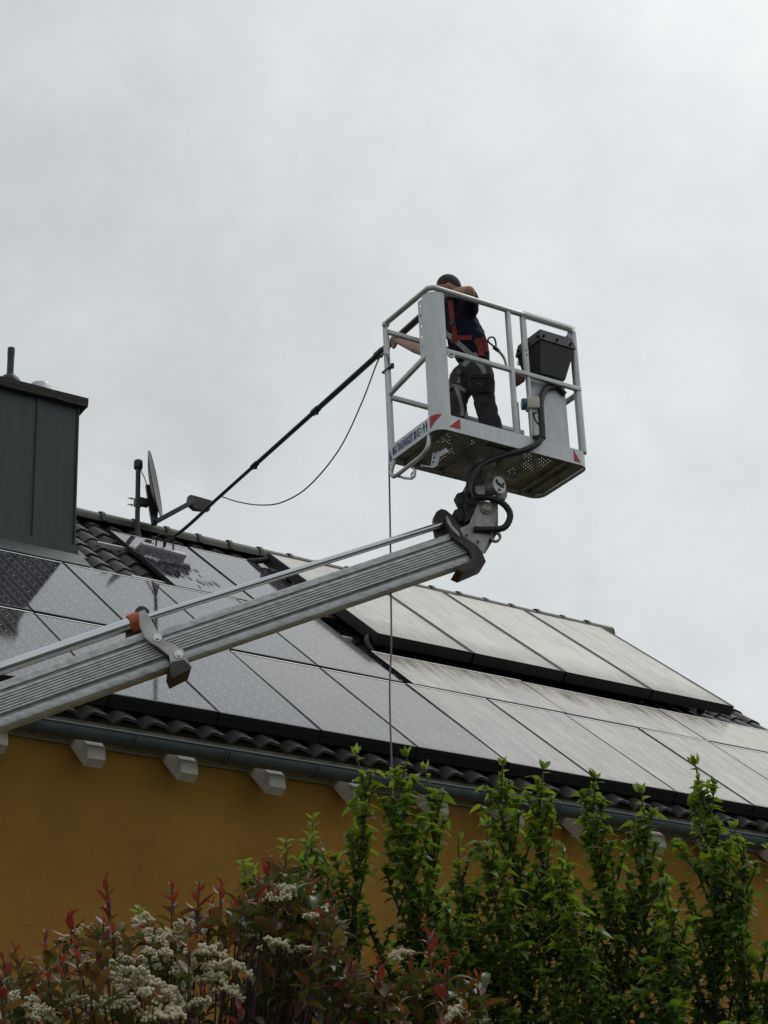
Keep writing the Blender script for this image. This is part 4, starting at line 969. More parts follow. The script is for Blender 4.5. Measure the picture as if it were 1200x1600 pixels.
# two small standing figures that close the lettering
for k in range(2):
    b = 0.172-k*0.034
    fg = MB().prism([bp(-0.001, b+0.012, 0.085), bp(-0.001, b-0.012, 0.085), bp(-0.001, b-0.012, 0.066), bp(-0.001, b-0.006, 0.066), bp(-0.001, b-0.006, 0.030), bp(-0.001, b+0.006, 0.030), bp(-0.001, b+0.006, 0.066), bp(-0.001, b+0.012, 0.066)], -BX*0.0012)
    cc = bp(-0.001, b, 0.097); fg.cyl(cc, cc-BX*0.0012, 0.009, 10); bpart(fg, 'person_symbol', M['blue'], None, 0)
# scratches of the sticker edge at the left end
bpart(MB().prism([bp(-0.001, L2-0.012, 0.10), bp(-0.001, L2-0.05, 0.005), bp(-0.001, L2-0.012, 0.005)], -BX*0.001), 'sticker_corner', M['blue'], None, 0)
# ================================================================ THE MAN IN THE BASKET
man = thing('person', 'man in dark workwear and red harness working from the white basket', 'person')
FLOOR = B0.z + 0.032
def jp(x, y, Y): return PY(x, y, Y)
class Body(MB):
    def limb(s, pts, n=12):                         # rounded tapered chain of (point, radius)
        for (p, r), (q, r2) in zip(pts[:-1], pts[1:]):
            p, q = V(p), V(q); d = (q-p); L = d.length
            if L < 1e-6: continue
            k = max(2, int(L/0.03)); s.tube([p+d*(i/k) for i in range(k+1)], [r+(r2-r)*i/k for i in range(k+1)], n)
            s.sphere(p, r, n, 8); s.sphere(q, r2, n, 8)
        return s
    def ell(s, c, rx, ry, rz, ax):
        b = len(s.v); s.sphere((0, 0, 0), 1, 16, 12)
        for i in range(b, len(s.v)): q = s.v[i]; s.v[i] = V(c)+ax[0]*q.x*rx+ax[1]*q.y*ry+ax[2]*q.z*rz
        return s
def remesh(mb, name, m, vox, it=6, parent=man):
    me = mb.mesh(name, m, 0); o = bpy.data.objects.new(name, me); COL.objects.link(o)
    r = o.modifiers.new('r', 'REMESH'); r.mode = 'VOXEL'; r.voxel_size = vox
    sm = o.modifiers.new('s', 'SMOOTH'); sm.factor = 0.5; sm.iterations = it
    dg = bpy.context.evaluated_depsgraph_get(); nm = bpy.data.meshes.new_from_object(o.evaluated_get(dg)); bpy.data.objects.remove(o)
    nm.materials.clear(); nm.materials.append(m); nm.polygons.foreach_set('use_smooth', [True]*len(nm.polygons)); nm.name = name
    o = bpy.data.objects.new(name, nm); link(o, parent); return o
HY = 10.98                                          # depth of his spine
FW = V((-0.80, 0.60, 0)).normalized(); LT = V((-0.60, -0.80, 0)).normalized(); UPV = V((0, 0, 1))   # facing, his left, up
PDIR = (HN-BP).normalized()
def on_pole(x, y):                                 # nearest point of the pole to an image ray
    best = None
    for i in range(400):
        q = BP+(end-BP)*(0.6+0.4*i/399); a = pixel(q); d = abs(a[0]-x)
        if best is None or d < best[0]: best = (d, q)
    return best[1]
hipc = jp(738, 588, HY); chest = jp(728, 505, HY); neckb = jp(713, 473, HY); headc = jp(700, 452, HY-0.02)
shL = jp(733, 482, HY-0.17); shR = jp(703, 484, HY+0.17)
elL = jp(733, 456, HY-0.36); haL = on_pole(696, 459)
haR = on_pole(617, 533); elR = jp(664, 549, HY+0.33)
hpL = jp(749, 588, HY-0.09); knL = jp(757, 626, HY-0.10); anL = jp(778, 672, HY-0.06)
hpR = jp(725, 590, HY+0.09); knR = jp(711, 630, HY+0.08); anR = jp(722, 678, HY+0.12)
anL.z = FLOOR+0.10; anR.z = FLOOR+0.10
# skin: one surface from head and neck through an inner torso to both arms and hands
bd = Body()
hax = (FW*0.96+UPV*(-0.28)).normalized(); hup = (UPV*0.96+FW*0.28).normalized(); hs = hup.cross(hax)
bd.ell(headc, 0.098, 0.080, 0.118, (hax, hs, hup)); bd.ell(headc+hax*0.030-hup*0.055, 0.068, 0.058, 0.075, (hax, hs, hup))
bd.ell(headc+hax*0.100-hup*0.022, 0.022, 0.013, 0.024, (hax, hs, hup))                    # nose
bd.ell(headc+hax*0.088-hup*0.070, 0.014, 0.026, 0.010, (hax, hs, hup))                    # lips
bd.ell(headc+hax*0.086+hup*0.010, 0.014, 0.050, 0.010, (hax, hs, hup))                    # brow
for sgn in (-1, 1): bd.ell(headc+hs*sgn*0.080-hax*0.008-hup*0.012, 0.024, 0.010, 0.032, (hax, hs, hup))
bd.limb([(headc-hup*0.06-hax*0.02, 0.058), (neckb, 0.060), (chest+UPV*0.05, 0.09), (chest, 0.10), (hipc+UPV*.05, 0.10)])
bd.limb([(shL, 0.056), (elL, 0.047)]); bd.limb([(elL, 0.048), (elL.lerp(haL, 0.3), 0.049), (elL.lerp(haL, 0.82), 0.031), (haL-(haL-elL).normalized()*0.05, 0.028)])
bd.limb([(neckb-UPV*0.03, 0.06), (shL, 0.056)]); bd.limb([(neckb-UPV*.03, 0.06), (shR, 0.056)])
bd.limb([(shR, 0.054), (elR, 0.045)]); bd.limb([(elR, 0.046), (elR.lerp(haR, 0.3), 0.048), (elR.lerp(haR, 0.80), 0.031), (haR-(haR-elR).normalized()*0.06, 0.028)])
def hand(el, at, axis):
    """palm and five unequal fingers curled round the pole"""
    w = (at-el).normalized(); ax = axis.normalized(); nn = w.cross(ax).normalized()
    if nn.z < 0: nn = -nn
    w = (w-ax*w.dot(ax)).normalized(); wrist = at-w*0.075
    bd.ell(at-w*0.040, 0.048, 0.042, 0.020, (w, ax, nn))
    for i, Lf in enumerate((0.92, 1.0, 0.96, 0.80)):
        o = ax*(-0.030+0.021*i); pts = []
        for a in (150, 95, 40, -15, -60):
            t = math.radians(a); pts.append((at+o-w*math.cos(math.radians(180-a))*0.0+(-w*(-math.cos(t)))*0.036*Lf+nn*math.sin(t)*0.036*Lf, 0.0095-0.0004*i))
        bd.limb(pts, 8)
    bd.limb([(at-w*0.055+ax*-0.030, 0.013), (at-w*0.030-ax*0.050-nn*0.01, 0.012), (at-w*0.002-ax*0.045-nn*0.036, 0.010), (at+w*0.02-ax*0.036-nn*0.038, 0.009)], 8)
hand(elL, haL, PDIR); hand(elR, haR, PDIR)
remesh(bd, 'body', M['skin'], 0.0085, 5)
# eyes
for sgn in (-1, 1):
    c = headc+hax*0.090+hs*sgn*0.030-hup*0.004; MB().sphere(c, 0.011, 10, 7).build('eye', M['cream'], man); 
# hair: a close-cropped cap over the skull
hr2 = MB().sphere((0, 0, 0), 1, 64, 48); hr2.v = [headc-hax*0.012+hup*0.014+hax*q.x*0.099+hs*q.y*0.086+hup*q.z*0.114 for q in hr2.v]; ho = hr2.mesh('hair', M['hair'], 60)
bm = bmesh.new(); bm.from_mesh(ho); bmesh.ops.delete(bm, geom=[q for q in bm.verts if (q.co-headc).dot(hup) < 0.000-0.45*(-(q.co-headc).dot(hax)) or ((q.co-headc).dot(hax) > 0.075 and (q.co-headc).dot(hup) < 0.075)], context='VERTS'); bm.to_mesh(ho); bm.free()
link(bpy.data.objects.new('hair', ho), man)
# shirt with short sleeves
sh = Body()
for t in range(9):
    f_ = t/8; c = neckb.lerp(hipc, 0.10+0.86*f_)-FW*0.075*f_+FW*0.02; wx = 0.150+0.040*math.sin(math.pi*min(1, f_*1.1)); wy = 0.205-0.035*f_+0.02*math.sin(math.pi*f_)
    sh.ell(c, wx*0.80, wy*0.88, 0.105, (FW, LT, UPV))
sh.limb([(neckb-UPV*0.035, 0.085), (shL+UPV*0.0, 0.085)]); sh.limb([(neckb-UPV*0.035, 0.085), (shR, 0.085)])
sh.limb([(shL, 0.082), (shL.lerp(elL, 0.62), 0.072)]); sh.limb([(shR, 0.080), (shR.lerp(elR, 0.62), 0.068)])
sh.limb([(shL, 0.075), (chest+LT*.08+FW*0.02, 0.10)]); sh.limb([(shR, 0.09), (chest-LT*.10, 0.12)])
nz = random.Random(3)
so_ = remesh(sh, 'shirt', M['shirt'], 0.014, 6)
for q in so_.data.vertices: q.co += noise.noise_vector(q.co*7.0)*0.012 + noise.noise_vector(V((q.co.x*16, q.co.y*16, q.co.z*28)))*0.007
# trousers
tr = Body()
tr.ell(hipc, 0.135, 0.175, 0.13, (FW, LT, UPV)); tr.ell(hipc-FW*0.07-UPV*0.03+LT*0.03, 0.10, 0.14, 0.12, (FW, LT, UPV))
tr.limb([(hpL, 0.115), (hpL.lerp(knL, .5), 0.102), (knL, 0.085), (knL.lerp(anL, .4), 0.084), (anL+UPV*0.02, 0.075)])
tr.limb([(hpR, 0.112), (hpR.lerp(knR, .5), 0.098), (knR, 0.083), (knR.lerp(anR, .4), 0.080), (anR+UPV*0.02, 0.072)])
to = remesh(tr, 'trousers', M['trousers'], 0.014, 5)
for q in to.data.vertices: q.co += noise.noise_vector(q.co*9.0)*0.012 + noise.noise_vector(V((q.co.x*14, q.co.y*14, q.co.z*26)))*0.008
bt = Body()
for an in (anL, anR):
    bt.limb([(an, 0.062), (an-UPV*0.045, 0.060)]); bt.limb([(an-UPV*0.048-FW*0.04, 0.048), (an-UPV*0.050+FW*0.10, 0.050), (an-UPV*0.058+FW*0.17, 0.038)])
for i, an in enumerate((anL, anR)):
    b_ = Body(); b_.limb([(an, 0.062), (an-UPV*0.045, 0.060)]); b_.limb([(an-UPV*0.048-FW*0.04, 0.048), (an-UPV*0.050+FW*0.10, 0.050), (an-UPV*0.060+FW*0.17, 0.036)]); remesh(b_, 'boot', M['boots'], 0.014, 3)
# harness: webbing laid on the surface of shirt and trousers
from mathutils.bvhtree import BVHTree
def bvh(o): return BVHTree.FromPolygons([q.co for q in o.data.vertices], [tuple(p.vertices) for p in o.data.polygons])
T1, T2 = bvh(so_), bvh(to)
def strap(pix, w, name, m, trees=(T1, T2), off=0.008, lab=None):
    """webbing traced over the cloth, as seen from where the camera stands, with real thickness on the body"""
    pts = []
    for (x0, y0), (x1, y1) in zip(pix[:-1], pix[1:]):
        for i in range(6): pts.append((x0+(x1-x0)*i/6, y0+(y1-y0)*i/6))
    pts.append(pix[-1]); P = []
    for x, y in pts:
        d = ray(x, y).normalized(); hit = None
        for t in trees:
            h = t.ray_cast(EYE, d)
            if h[0] is not None and (hit is None or h[3] < hit[3]): hit = h
        if hit is not None: P.append((hit[0], hit[1]))
    if len(P) < 3: return None
    mb = MB(); vs = []
    for i, (p, n_) in enumerate(P):
        t = (P[min(i+1, len(P)-1)][0]-P[max(i-1, 0)][0]).normalized(); n_ = (n_*0.5+(EYE-p).normalized()*0.5).normalized(); q = t.cross(n_).normalized()*w/2
        vs += [p+q+n_*off, p-q+n_*off, p-q-n_*0.004, p+q-n_*0.004]
    fs = []
    for i in range(len(P)-1):
        for k in range(4): fs.append((i*4+k, i*4+(k+1) % 4, i*4+4+(k+1) % 4, i*4+4+k))
    return mb.add(vs, fs).build(name, m, man, 40, lab)
strap([(704, 470), (706, 490), (709, 508), (711, 526)], 0.0408, 'shoulder_strap', M['redstrap'])
strap([(706, 500), (709, 507)], 0.0476, 'strap_buckle', M['black'], off=0.020)
strap([(709, 527), (722, 528), (737, 528)], 0.0357, 'chest_strap', M['redstrap'])
strap([(697, 519), (708, 529), (722, 541), (738, 556)], 0.0391, 'waist_strap', M['straps'])
strap([(706, 530), (714, 534)], 0.0425, 'strap_joint', M['redstrap'], off=0.014)
strap([(743, 530), (750, 540), (752, 556)], 0.0510, 'hip_strap', M['redstrap'])
strap([(752, 528), (758, 535), (760, 550)], 0.0425, 'hip_strap', M['redstrap'])
strap([(724, 572), (733, 563), (745, 553)], 0.0391, 'thigh_strap', M['straps'])
strap([(742, 562), (752, 572), (758, 584)], 0.0391, 'thigh_strap', M['straps'])
strap([(720, 582), (718, 590), (716, 599)], 0.0255, 'thigh_strap', M['straps'])
strap([(706, 603), (716, 605), (727, 611)], 0.0306, 'leg_strap', M['straps'])
strap([(713, 606), (718, 622), (722, 640), (722, 650)], 0.0289, 'strap_tail', M['straps'])
strap([(733, 637), (729, 646), (727, 654)], 0.0255, 'strap_tail', M['straps'])
strap([(717, 578), (722, 586)], 0.0425, 'strap_buckle', M['black'], off=0.016)
strap([(701, 600), (706, 608)], 0.0510, 'strap_buckle', M['black'], off=0.016)
strap([(749, 587), (750, 600), (751, 614)], 0.135, 'thigh_pocket', M['pocket'], (T2,), 0.016)
strap([(747, 600), (750, 600.5), (753, 601)], 0.0059, 'pocket_label', M['straps'], (T2,), 0.022)
strap([(750, 586), (750, 588.5), (750, 591)], 0.150, 'pocket_flap', M['black'], (T2,), 0.024)
# lanyard from the back of the harness to the rail
lany = thing('lanyard', 'black lanyard with snap hook from the harness to the basket rail', 'lanyard')
Yl = HY-0.10
MB().tube(catmull([jp(762, 531, Yl), jp(766, 527, Yl), jp(772, 528, Yl), jp(775, 538, Yl), jp(773, 543, Yl), jp(770, 540, Yl), jp(764, 535, Yl), jp(762, 531, Yl)], 5), 0.0075, 8).build('snap_hook', M['blackmetal'], lany)
MB().tube([jp(773, 543, Yl), jp(780, 549, Yl-.05)], [0.020, 0.014], 8).build('swivel', M['blackmetal'], lany)
MB().tube(catmull([jp(779, 548, Yl-.05), jp(788, 560, Yl-.2), bp(aP1-0.03, 0.035, CM+0.02)], 6), 0.011, 8).build('webbing', M['black'], lany)

# ================================================================ WATER HOSE
t_ = 0.0
hc = BP+(end-BP)*0.36
def on_pole_all(x): return min((BP+(end-BP)*(i/600) for i in range(601)), key=lambda q: abs(pixel(q)[0]-x))
def mixp(x, y, Y): return PY(x, y, Y)
ya = hc.y
px_h = pixel(hc)
lx = bp(-0.045, L2+0.01, 0)
hc = on_pole_all(346)
ya = hc.y
hose_pts = [hc+V((0, 0, -0.02)), mixp(372, 0.5*(pixel(hc)[1]+789)+3, ya-0.6), mixp(405, 789, ya-1.2), mixp(440, 785, ya-1.7), mixp(482, 760, ya-2.4), mixp(530, 702, ya-3.0), mixp(565, 630, ya-3.4), mixp(590, 565, lx.y+0.12), mixp(600, 552, lx.y+0.02)]
hose_dn = [mixp(606.5, 560, lx.y-0.06), mixp(607, 600, lx.y), mixp(607.5, 660, lx.y), mixp(608, 730, lx.y), mixp(610, 850, lx.y), mixp(611.5, 1000, lx.y-.02), mixp(612, 1190, lx.y-.06)]
last = hose_dn[-1]; hose_dn += [V((last.x-.02, last.y-.1, 2.2)), V((last.x-0.1, last.y-.4, 0.3)), V((last.x-0.5, last.y-1.2, 0.02))]
hz = MB().tube(catmull(hose_pts+hose_dn, 8), 0.007, 6).build('water_hose', M['cable'], None); tag(hz, 'thin dark water hose sagging from the pole and hanging down past the roof', 'hose')

# ================================================================ PLANTS
def leaf_mesh(name, m, L, Wd, arch, cup, pt=0.66, shape=1.0, seg=6):
    vs = []; fs = []
    for i in range(seg+1):
        t = i/seg; w = Wd/2*(max(0.0, math.sin(math.pi*min(1, t**shape)))**pt)*(1 if t < 1 else 0.0)
        w = max(w, 0.0012 if t < 1 else 0); z = arch*L*(4*t*(1-t))*0.5 - arch*L*0.75*t*t; y = L*t
        vs += [(-w, y, z+cup*w), (0, y, z), (w, y, z+cup*w)]
    for i in range(seg):
        a = 3*i; fs += [(a, a+1, a+4, a+3), (a+1, a+2, a+5, a+4)]
    return MB().add(vs, fs), (name, m)
class Leaves:
    def __init__(s, specs): s.k = [(mb, mb.mesh(n, m, 80)) for mb, (n, m) in specs]
def orient(p, d, up_, roll, sc):
    d = d.normalized(); x = d.cross(up_)
    if x.length < 1e-3: x = d.cross(V((1, 0, 0)))
    x.normalize(); z = x.cross(d); m = frame(p, x, d, z) @ Matrix.Rotation(roll, 4, 'Y') @ Matrix.Scale(sc, 4); return m
def rnd_dir(r, el): a = r.uniform(0, 2*math.pi); return V((math.cos(a)*math.cos(el), math.sin(a)*math.cos(el), math.sin(el)))
FR = Leaves([leaf_mesh('leaf', M['leaf'], 0.054, 0.034, 0.75, 0.25), leaf_mesh('leaf', M['leaf'], 0.046, 0.028, 1.05, 0.3), leaf_mesh('leaf', M['leaf'], 0.062, 0.036, 0.50, 0.2)])
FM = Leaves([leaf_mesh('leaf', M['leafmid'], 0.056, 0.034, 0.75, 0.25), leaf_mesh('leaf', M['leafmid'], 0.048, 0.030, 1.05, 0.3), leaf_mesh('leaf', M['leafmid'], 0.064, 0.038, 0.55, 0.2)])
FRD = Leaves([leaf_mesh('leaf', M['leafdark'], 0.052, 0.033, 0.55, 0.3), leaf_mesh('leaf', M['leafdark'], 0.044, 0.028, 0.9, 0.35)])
FY = Leaves([leaf_mesh('young_leaf', M['leafyoung'], 0.042, 0.018, 0.1, 0.5, 1.0, .7), leaf_mesh('young_leaf', M['leafyoung'], 0.036, 0.016, -0.1, 0.6, 1.0, .7)])
CH = Leaves([leaf_mesh('leaf', M['leafcherry'], 0.082, 0.036, 0.5, 0.35, 1, .65), leaf_mesh('leaf', M['leafcherry'], 0.074, 0.032, 0.8, 0.4, 1, .65)])
PRD = Leaves([leaf_mesh('leaf', M['photred'], 0.070, 0.029, -0.1, 0.45, 1, .8), leaf_mesh('leaf', M['photred'], 0.062, 0.026, 0.25, 0.5, 1, .8)])
PBZ = Leaves([leaf_mesh('leaf', M['photbronze'], 0.088, 0.034, 0.1, 0.4, 1, .85), leaf_mesh('leaf', M['photbronze'], 0.082, 0.032, 0.3, 0.4, 1, .85)])
PGR = Leaves([leaf_mesh('leaf', M['photgreen'], 0.090, 0.032, 0.2, 0.4, 1, .85), leaf_mesh('leaf', M['photgreen'], 0.082, 0.030, 0.4, 0.35, 1, .85)])
class Plant:
    def __init__(s, root, bark): s.root = root; s.bark = bark; s.items = []; s.wood = MB(); s.acc = {}
    def leaf(s, kit, p, d, r, sc, up_=V((0, 0, 1)), pri=0.0):
        s.items.append((pri, kit, r.randrange(len(kit.k)), orient(p, d, up_, r.uniform(-.5, .5), sc)))
    def finish(s, limit, stem_name='stem'):
        s.wood.build(stem_name, s.bark, s.root, 40)
        s.items.sort(key=lambda q: -q[0]); st = {}
        off = Matrix.Translation(-V(s.root.location))
        for i, (pri, kit, k, m4) in enumerate(s.items):
            mb, me = kit.k[k]
            if i < limit:
                o = bpy.data.objects.new(me.name.split('.')[0], me); COL.objects.link(o); o.parent = s.root; o.matrix_basis = off @ m4
            else:
                st.setdefault(me.materials[0].name, (me.materials[0], MB()))[1].add([m4 @ q for q in mb.v], mb.f)
        for nm, (m, mb) in st.items(): mb.build('foliage', m, s.root, 80, None, 'stuff')
PR_ = random.Random(21)
def young_tree(px, py, dist, label, lean=0.0, dens=1.0, width=1.0, ind=110, kit=FR, kitd=FRD, group='leafy young fruit trees in front of the wall', bare=0.0):
    r = PR_; top = PD(px, py, dist); base = V((top.x+lean*0.35+r.uniform(-.05, .05), top.y+r.uniform(-.06, .06), 0))
    root = thing('young_tree', label, 'tree', group, base); pl_ = Plant(root, M['bark'])
    n = 26; stem = [base.lerp(top, i/n)+V((0.02*math.sin(i*0.9+px)+lean*0.06*math.sin(i/n*3), 0.02*math.cos(i*0.7+px), 0)) for i in range(n)] + [top]
    pl_.wood.tube(stem, [0.017*(1-i/n*0.80)+0.001 for i in range(n)]+[0.002], 7)
    def at(z):
        for a, b in zip(stem[:-1], stem[1:]):
            if a.z <= z <= b.z: return a.lerp(b, (z-a.z)/(b.z-a.z+1e-6))
        return stem[-1]
    def tuft(p, d, sc):
        for k in range(7):
            q = (d*0.8+rnd_dir(r, r.uniform(0, .6))*0.85).normalized(); pl_.leaf(FY, p, q, r, sc*r.uniform(.7, 1.1), rnd_dir(r, .2), 9)
    tuft(top, UPV, 1.0); g_ = r.uniform(0, 6)
    z = top.z-0.035; step = 0
    while z > 1.9:
        f_ = (top.z-z); g_ += 2.4; el = 0.95-min(0.5, f_*0.8)+r.uniform(-.25, .25)
        d = V((math.cos(g_)*math.cos(el), math.sin(g_)*math.cos(el), math.sin(el)))
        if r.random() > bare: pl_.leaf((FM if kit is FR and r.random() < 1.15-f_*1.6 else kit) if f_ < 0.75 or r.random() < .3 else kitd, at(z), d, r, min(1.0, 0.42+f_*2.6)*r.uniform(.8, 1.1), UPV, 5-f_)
        z -= (0.022 if f_ < .5 else 0.026)/dens*r.uniform(.6, 1.4)
    ntw = int(50*dens)
    for i in range(ntw):
        f_ = 0.12+1.62*((i+r.random())/ntw)**1.05; z = top.z-f_
        if z < 1.9: continue
        p = at(z); g_ += 2.4; L = min(0.36, 0.05+f_*0.18+f_*f_*0.16)*r.uniform(.6, 1.2)*width; el = r.uniform(.85, 1.28)
        d = V((math.cos(g_)*math.cos(el), math.sin(g_)*math.cos(el), math.sin(el)))
        q = p+d*L*0.6+V((0, 0, L*0.05)); e = q+(d+UPV*0.5).normalized()*L*0.45
        tw = catmull([p, q, e], 4); pl_.wood.tube(tw, [0.0045*(1-0.6*k/(len(tw)-1)) for k in range(len(tw))], 5)
        nl = max(6, int(L/0.0115*dens)); gg = r.uniform(0, 6)
        for k in range(nl):
            t = (k+0.6)/nl; pt = tw[min(len(tw)-1, int(t*(len(tw)-1)))].lerp(tw[min(len(tw)-1, int(t*(len(tw)-1))+1)], t*(len(tw)-1) % 1); gg += 2.4
            ee = r.uniform(.1, .75); dd = (V((math.cos(gg)*math.cos(ee), math.sin(gg)*math.cos(ee), math.sin(ee)))+d*0.35)
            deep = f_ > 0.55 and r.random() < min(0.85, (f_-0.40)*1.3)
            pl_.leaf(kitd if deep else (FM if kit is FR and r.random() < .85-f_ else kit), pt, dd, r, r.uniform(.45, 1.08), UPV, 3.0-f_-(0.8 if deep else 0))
        if f_ < 1.0: tuft(e, (d+UPV).normalized(), 0.75)
    pl_.finish(ind); return root
TREES = [(557, 1178, 6.55, 'slender leafy tree at the left end of the row, beside the bare wall', .02, .95, .75),
         (636, 1182, 6.50, 'leafy young tree in front of the hanging hose, right of the leftmost shoot', -.03, 1.1, 1.0),
         (664, 1202, 6.62, 'short pale-tipped shoot just right of the hose, touching its neighbour', .03, .9, .8),
         (716, 1312, 6.35, 'low green shoot under the rafter tail, with ochre wall showing above', .02, .95, .9),
         (786, 1196, 6.60, 'tall leafy tree overlapping the gutter at mid-picture', .03, 1.1, 1.05),
         (850, 1200, 6.48, 'thin tree with tip against the roof edge, right of the mid-picture tree', .0, 1.0, .9),
         (760, 1290, 6.30, 'bushy young tree with a forked top below the gutter', .04, 1.0, 1.0),
         (931, 1216, 6.55, 'leafy tree with its tip just above the gutter, left of two equal tips', .02, 1.1, 1.0),
         (1002, 1238, 6.50, 'leafy tree with its tip on the gutter, right of two equal tips', -.02, 1.05, .95),
         (1086, 1194, 6.45, 'tallest tree at the right whose leaning tip covers a solar panel', -.05, 1.1, 1.05),
         (1147, 1292, 6.35, 'leafy tree near the right picture edge, tip below the gutter', .03, 1.0, .9),
         (1205, 1330, 6.30, 'half cut-off tree at the right picture edge', .05, 1.05, .95),
         (880, 1330, 6.15, 'low nearer tree with big bright leaves among the right trees', .0, 1.05, 1.0),
         (1040, 1380, 6.10, 'low nearer tree between the tallest tree and the right edge trees', -.02, 1.05, 1.0),
         (690, 1400, 6.20, 'low dark tree behind the smaller red shrub', .03, 1.05, 1.0)]
for px, py, ds_, lb, ln, de, wi in TREES: young_tree(px, py, ds_, lb, ln, de, wi)
# darker cherry-like tree behind the shrub
def cherry(tips, label):
    r = PR_; b0 = PD(455, 1600, 6.5); base = V((b0.x, b0.y, 0)); root = thing('cherry_tree', label, 'tree', None, base); pl_ = Plant(root, M['bark'])
    trunk = [base, V((base.x+.02, base.y, 1.2)), V((base.x, base.y+.02, 2.2))]; pl_.wood.tube(catmull(trunk, 4), [0.03, .028, .026, .025, .024, .023, .022, .021, .02], 7)
    for (px, py, ds_) in tips:
        e = PD(px, py, ds_); tw = catmull([trunk[-1]-V((0, 0, r.uniform(0, .5))), trunk[-1].lerp(e, .5)+V((0, 0, -.05)), e], 7); n = len(tw)
        pl_.wood.tube(tw, [0.010*(1-.7*i/(n-1)) for i in range(n)], 6); Lw = sum((b-a).length for a, b in zip(tw[:-1], tw[1:])); nl = int(Lw/0.0085); g_ = r.uniform(0, 6)
        for k in range(nl):
            t = (k+.5)/nl
            if t < 0.25: continue
            i = t*(n-1); p = tw[int(i)].lerp(tw[min(n-1, int(i)+1)], i % 1); g_ += 2.4; el = r.uniform(-.45, .35)+(0.6 if t > .93 else 0); d = V((math.cos(g_)*math.cos(el), math.sin(g_)*math.cos(el), math.sin(el)))
            pl_.leaf(CH if t < .93 else FY, p, d, r, r.uniform(.7, 1.05)*(1 if t < .93 else 1.1), UPV, t*3+r.random())
    pl_.finish(170)
cherry([(489, 1275, 6.5), (446, 1312, 6.55), (395, 1350, 6.6), (520, 1370, 6.45), (470, 1340, 6.4), (505, 1330, 6.55), (430, 1370, 6.5), (535, 1430, 6.5), (500, 1410, 6.4), (455, 1400, 6.45), (525, 1480, 6.45), (380, 1345, 6.6), (215, 1420, 6.6), (515, 1350, 6.45), (480, 1310, 6.45), (520, 1410, 6.5), (495, 1380, 6.5), (530, 1455, 6.4), (460, 1365, 6.5), (485, 1350, 6.4)], 'dark green drooping-leaved tree behind the flowering red shrub')
# flower heads: flat domes of many small round florets
fr_ = random.Random(31)
def corymb_mesh(seed, R):
    r = random.Random(seed); mb = MB()
    for c in range(15 if R > .05 else 9):
        a = r.uniform(0, 6.28); rr = R*math.sqrt(r.random())*0.85; c0 = V((rr*math.cos(a), rr*math.sin(a), (1-(rr/R)**2)*R*0.55+r.uniform(-.006, .006)))
        for k in range(11):
            q = rnd_dir(r, r.uniform(-.2, 1.3))*r.uniform(.006, .015); mb.sphere(c0+q, r.uniform(.0036, .0056), 6, 4)
    st = MB()
    return mb.mesh('flower_head', M['flower'], 80)
COR = [corymb_mesh(i, R) for i, R in enumerate((0.066, 0.055, 0.072, 0.042))]
def photinia(base_px, base_d, label, shoots, flowers, ind, fill):
    r = random.Random(77+int(base_d*100)); b0 = PD(*base_px, base_d); base = V((b0.x, b0.y, 0)); root = thing('photinia_shrub', label, 'shrub', 'red-leaved shrubs', base); pl_ = Plant(root, M['redtwig'])
    hubs = [base+V((r.uniform(-.12, .12), r.uniform(-.12, .12), z)) for z in (1.0, 1.3, 1.6, 1.8, 2.0)]
    for h in hubs: pl_.wood.tube(catmull([base+V((r.uniform(-.05, .05), r.uniform(-.05, .05), 0)), base.lerp(h, .5)+V((0, 0, .1)), h], 4), [0.022, .021, .020, .019, .018, .017, .016, .015, .014], 6)
    for (px, py, d, red, n) in shoots:
        e = PD(px, py, d); h = r.choice(hubs); mid = h.lerp(e, .55)+V((0, 0, -.10))
        tw = catmull([h, mid, e], 8); m_ = len(tw); pl_.wood.tube(tw, [0.007*(1-.7*i/(m_-1)) for i in range(m_)], 5)
        tipd = (tw[-1]-tw[-3]).normalized()*0.5+UPV*0.7+rnd_dir(r, 0)*0.12; tipd.normalize()
        g_ = r.uniform(0, 6); L = 0.017*n
        q0 = e-tipd*0.0
        pl_.wood.tube([e-tipd*L*.5, e], [0.0035, 0.002], 5)
        for k in range(n):
            t = k/n; p = e-tipd*(L*t*0.9); g_ += 2.4; el = 0.95-0.65*t+r.uniform(-.25, .25)
            ax_ = tipd; sx_ = ax_.cross(V((0.3, 0.9, .1))).normalized(); sy_ = ax_.cross(sx_)
            d_ = (sx_*math.cos(g_)+sy_*math.sin(g_))*math.cos(el)+ax_*math.sin(el)
            c = red-t*1.1+r.uniform(-.25, .25); kit = PRD if c > 0.45 else (PBZ if c > -0.25 else PGR)
            pl_.leaf(kit, p, d_, r, (0.50+0.48*min(1, t*2.2))*r.uniform(.75, 1.1), UPV, 4-t+(py < 1500)*1.0)
    for i in range(fill[0]):
        x, y, d = fill[1](r); p = PD(x, y, d); dd = rnd_dir(r, r.uniform(-.2, 1.2)); kit = PGR if r.random() < .62 else PBZ
        pl_.leaf(kit, p, dd, r, r.uniform(.6, 1.0), UPV, 0)
        if i % 6 == 0: h = r.choice(hubs); pl_.wood.tube(catmull([h, h.lerp(p, .6)+V((0, 0, -.06)), p], 4), 0.0035, 5)
    pl_.finish(ind)
    off = Matrix.Translation(-base)
    for (x, y, d, s_) in flowers:
        p = PD(x, y, d); m4 = Matrix.Translation(p) @ Matrix.Rotation(r.uniform(-.5, .5), 4, 'X') @ Matrix.Rotation(r.uniform(-.5, .5), 4, 'Y') @ Matrix.Rotation(r.uniform(0, 6), 4, 'Z') @ Matrix.Scale(s_, 4)
        o = bpy.data.objects.new('flower_head', r.choice(COR)); COL.objects.link(o); o.parent = root; o.matrix_basis = off @ m4
    return root
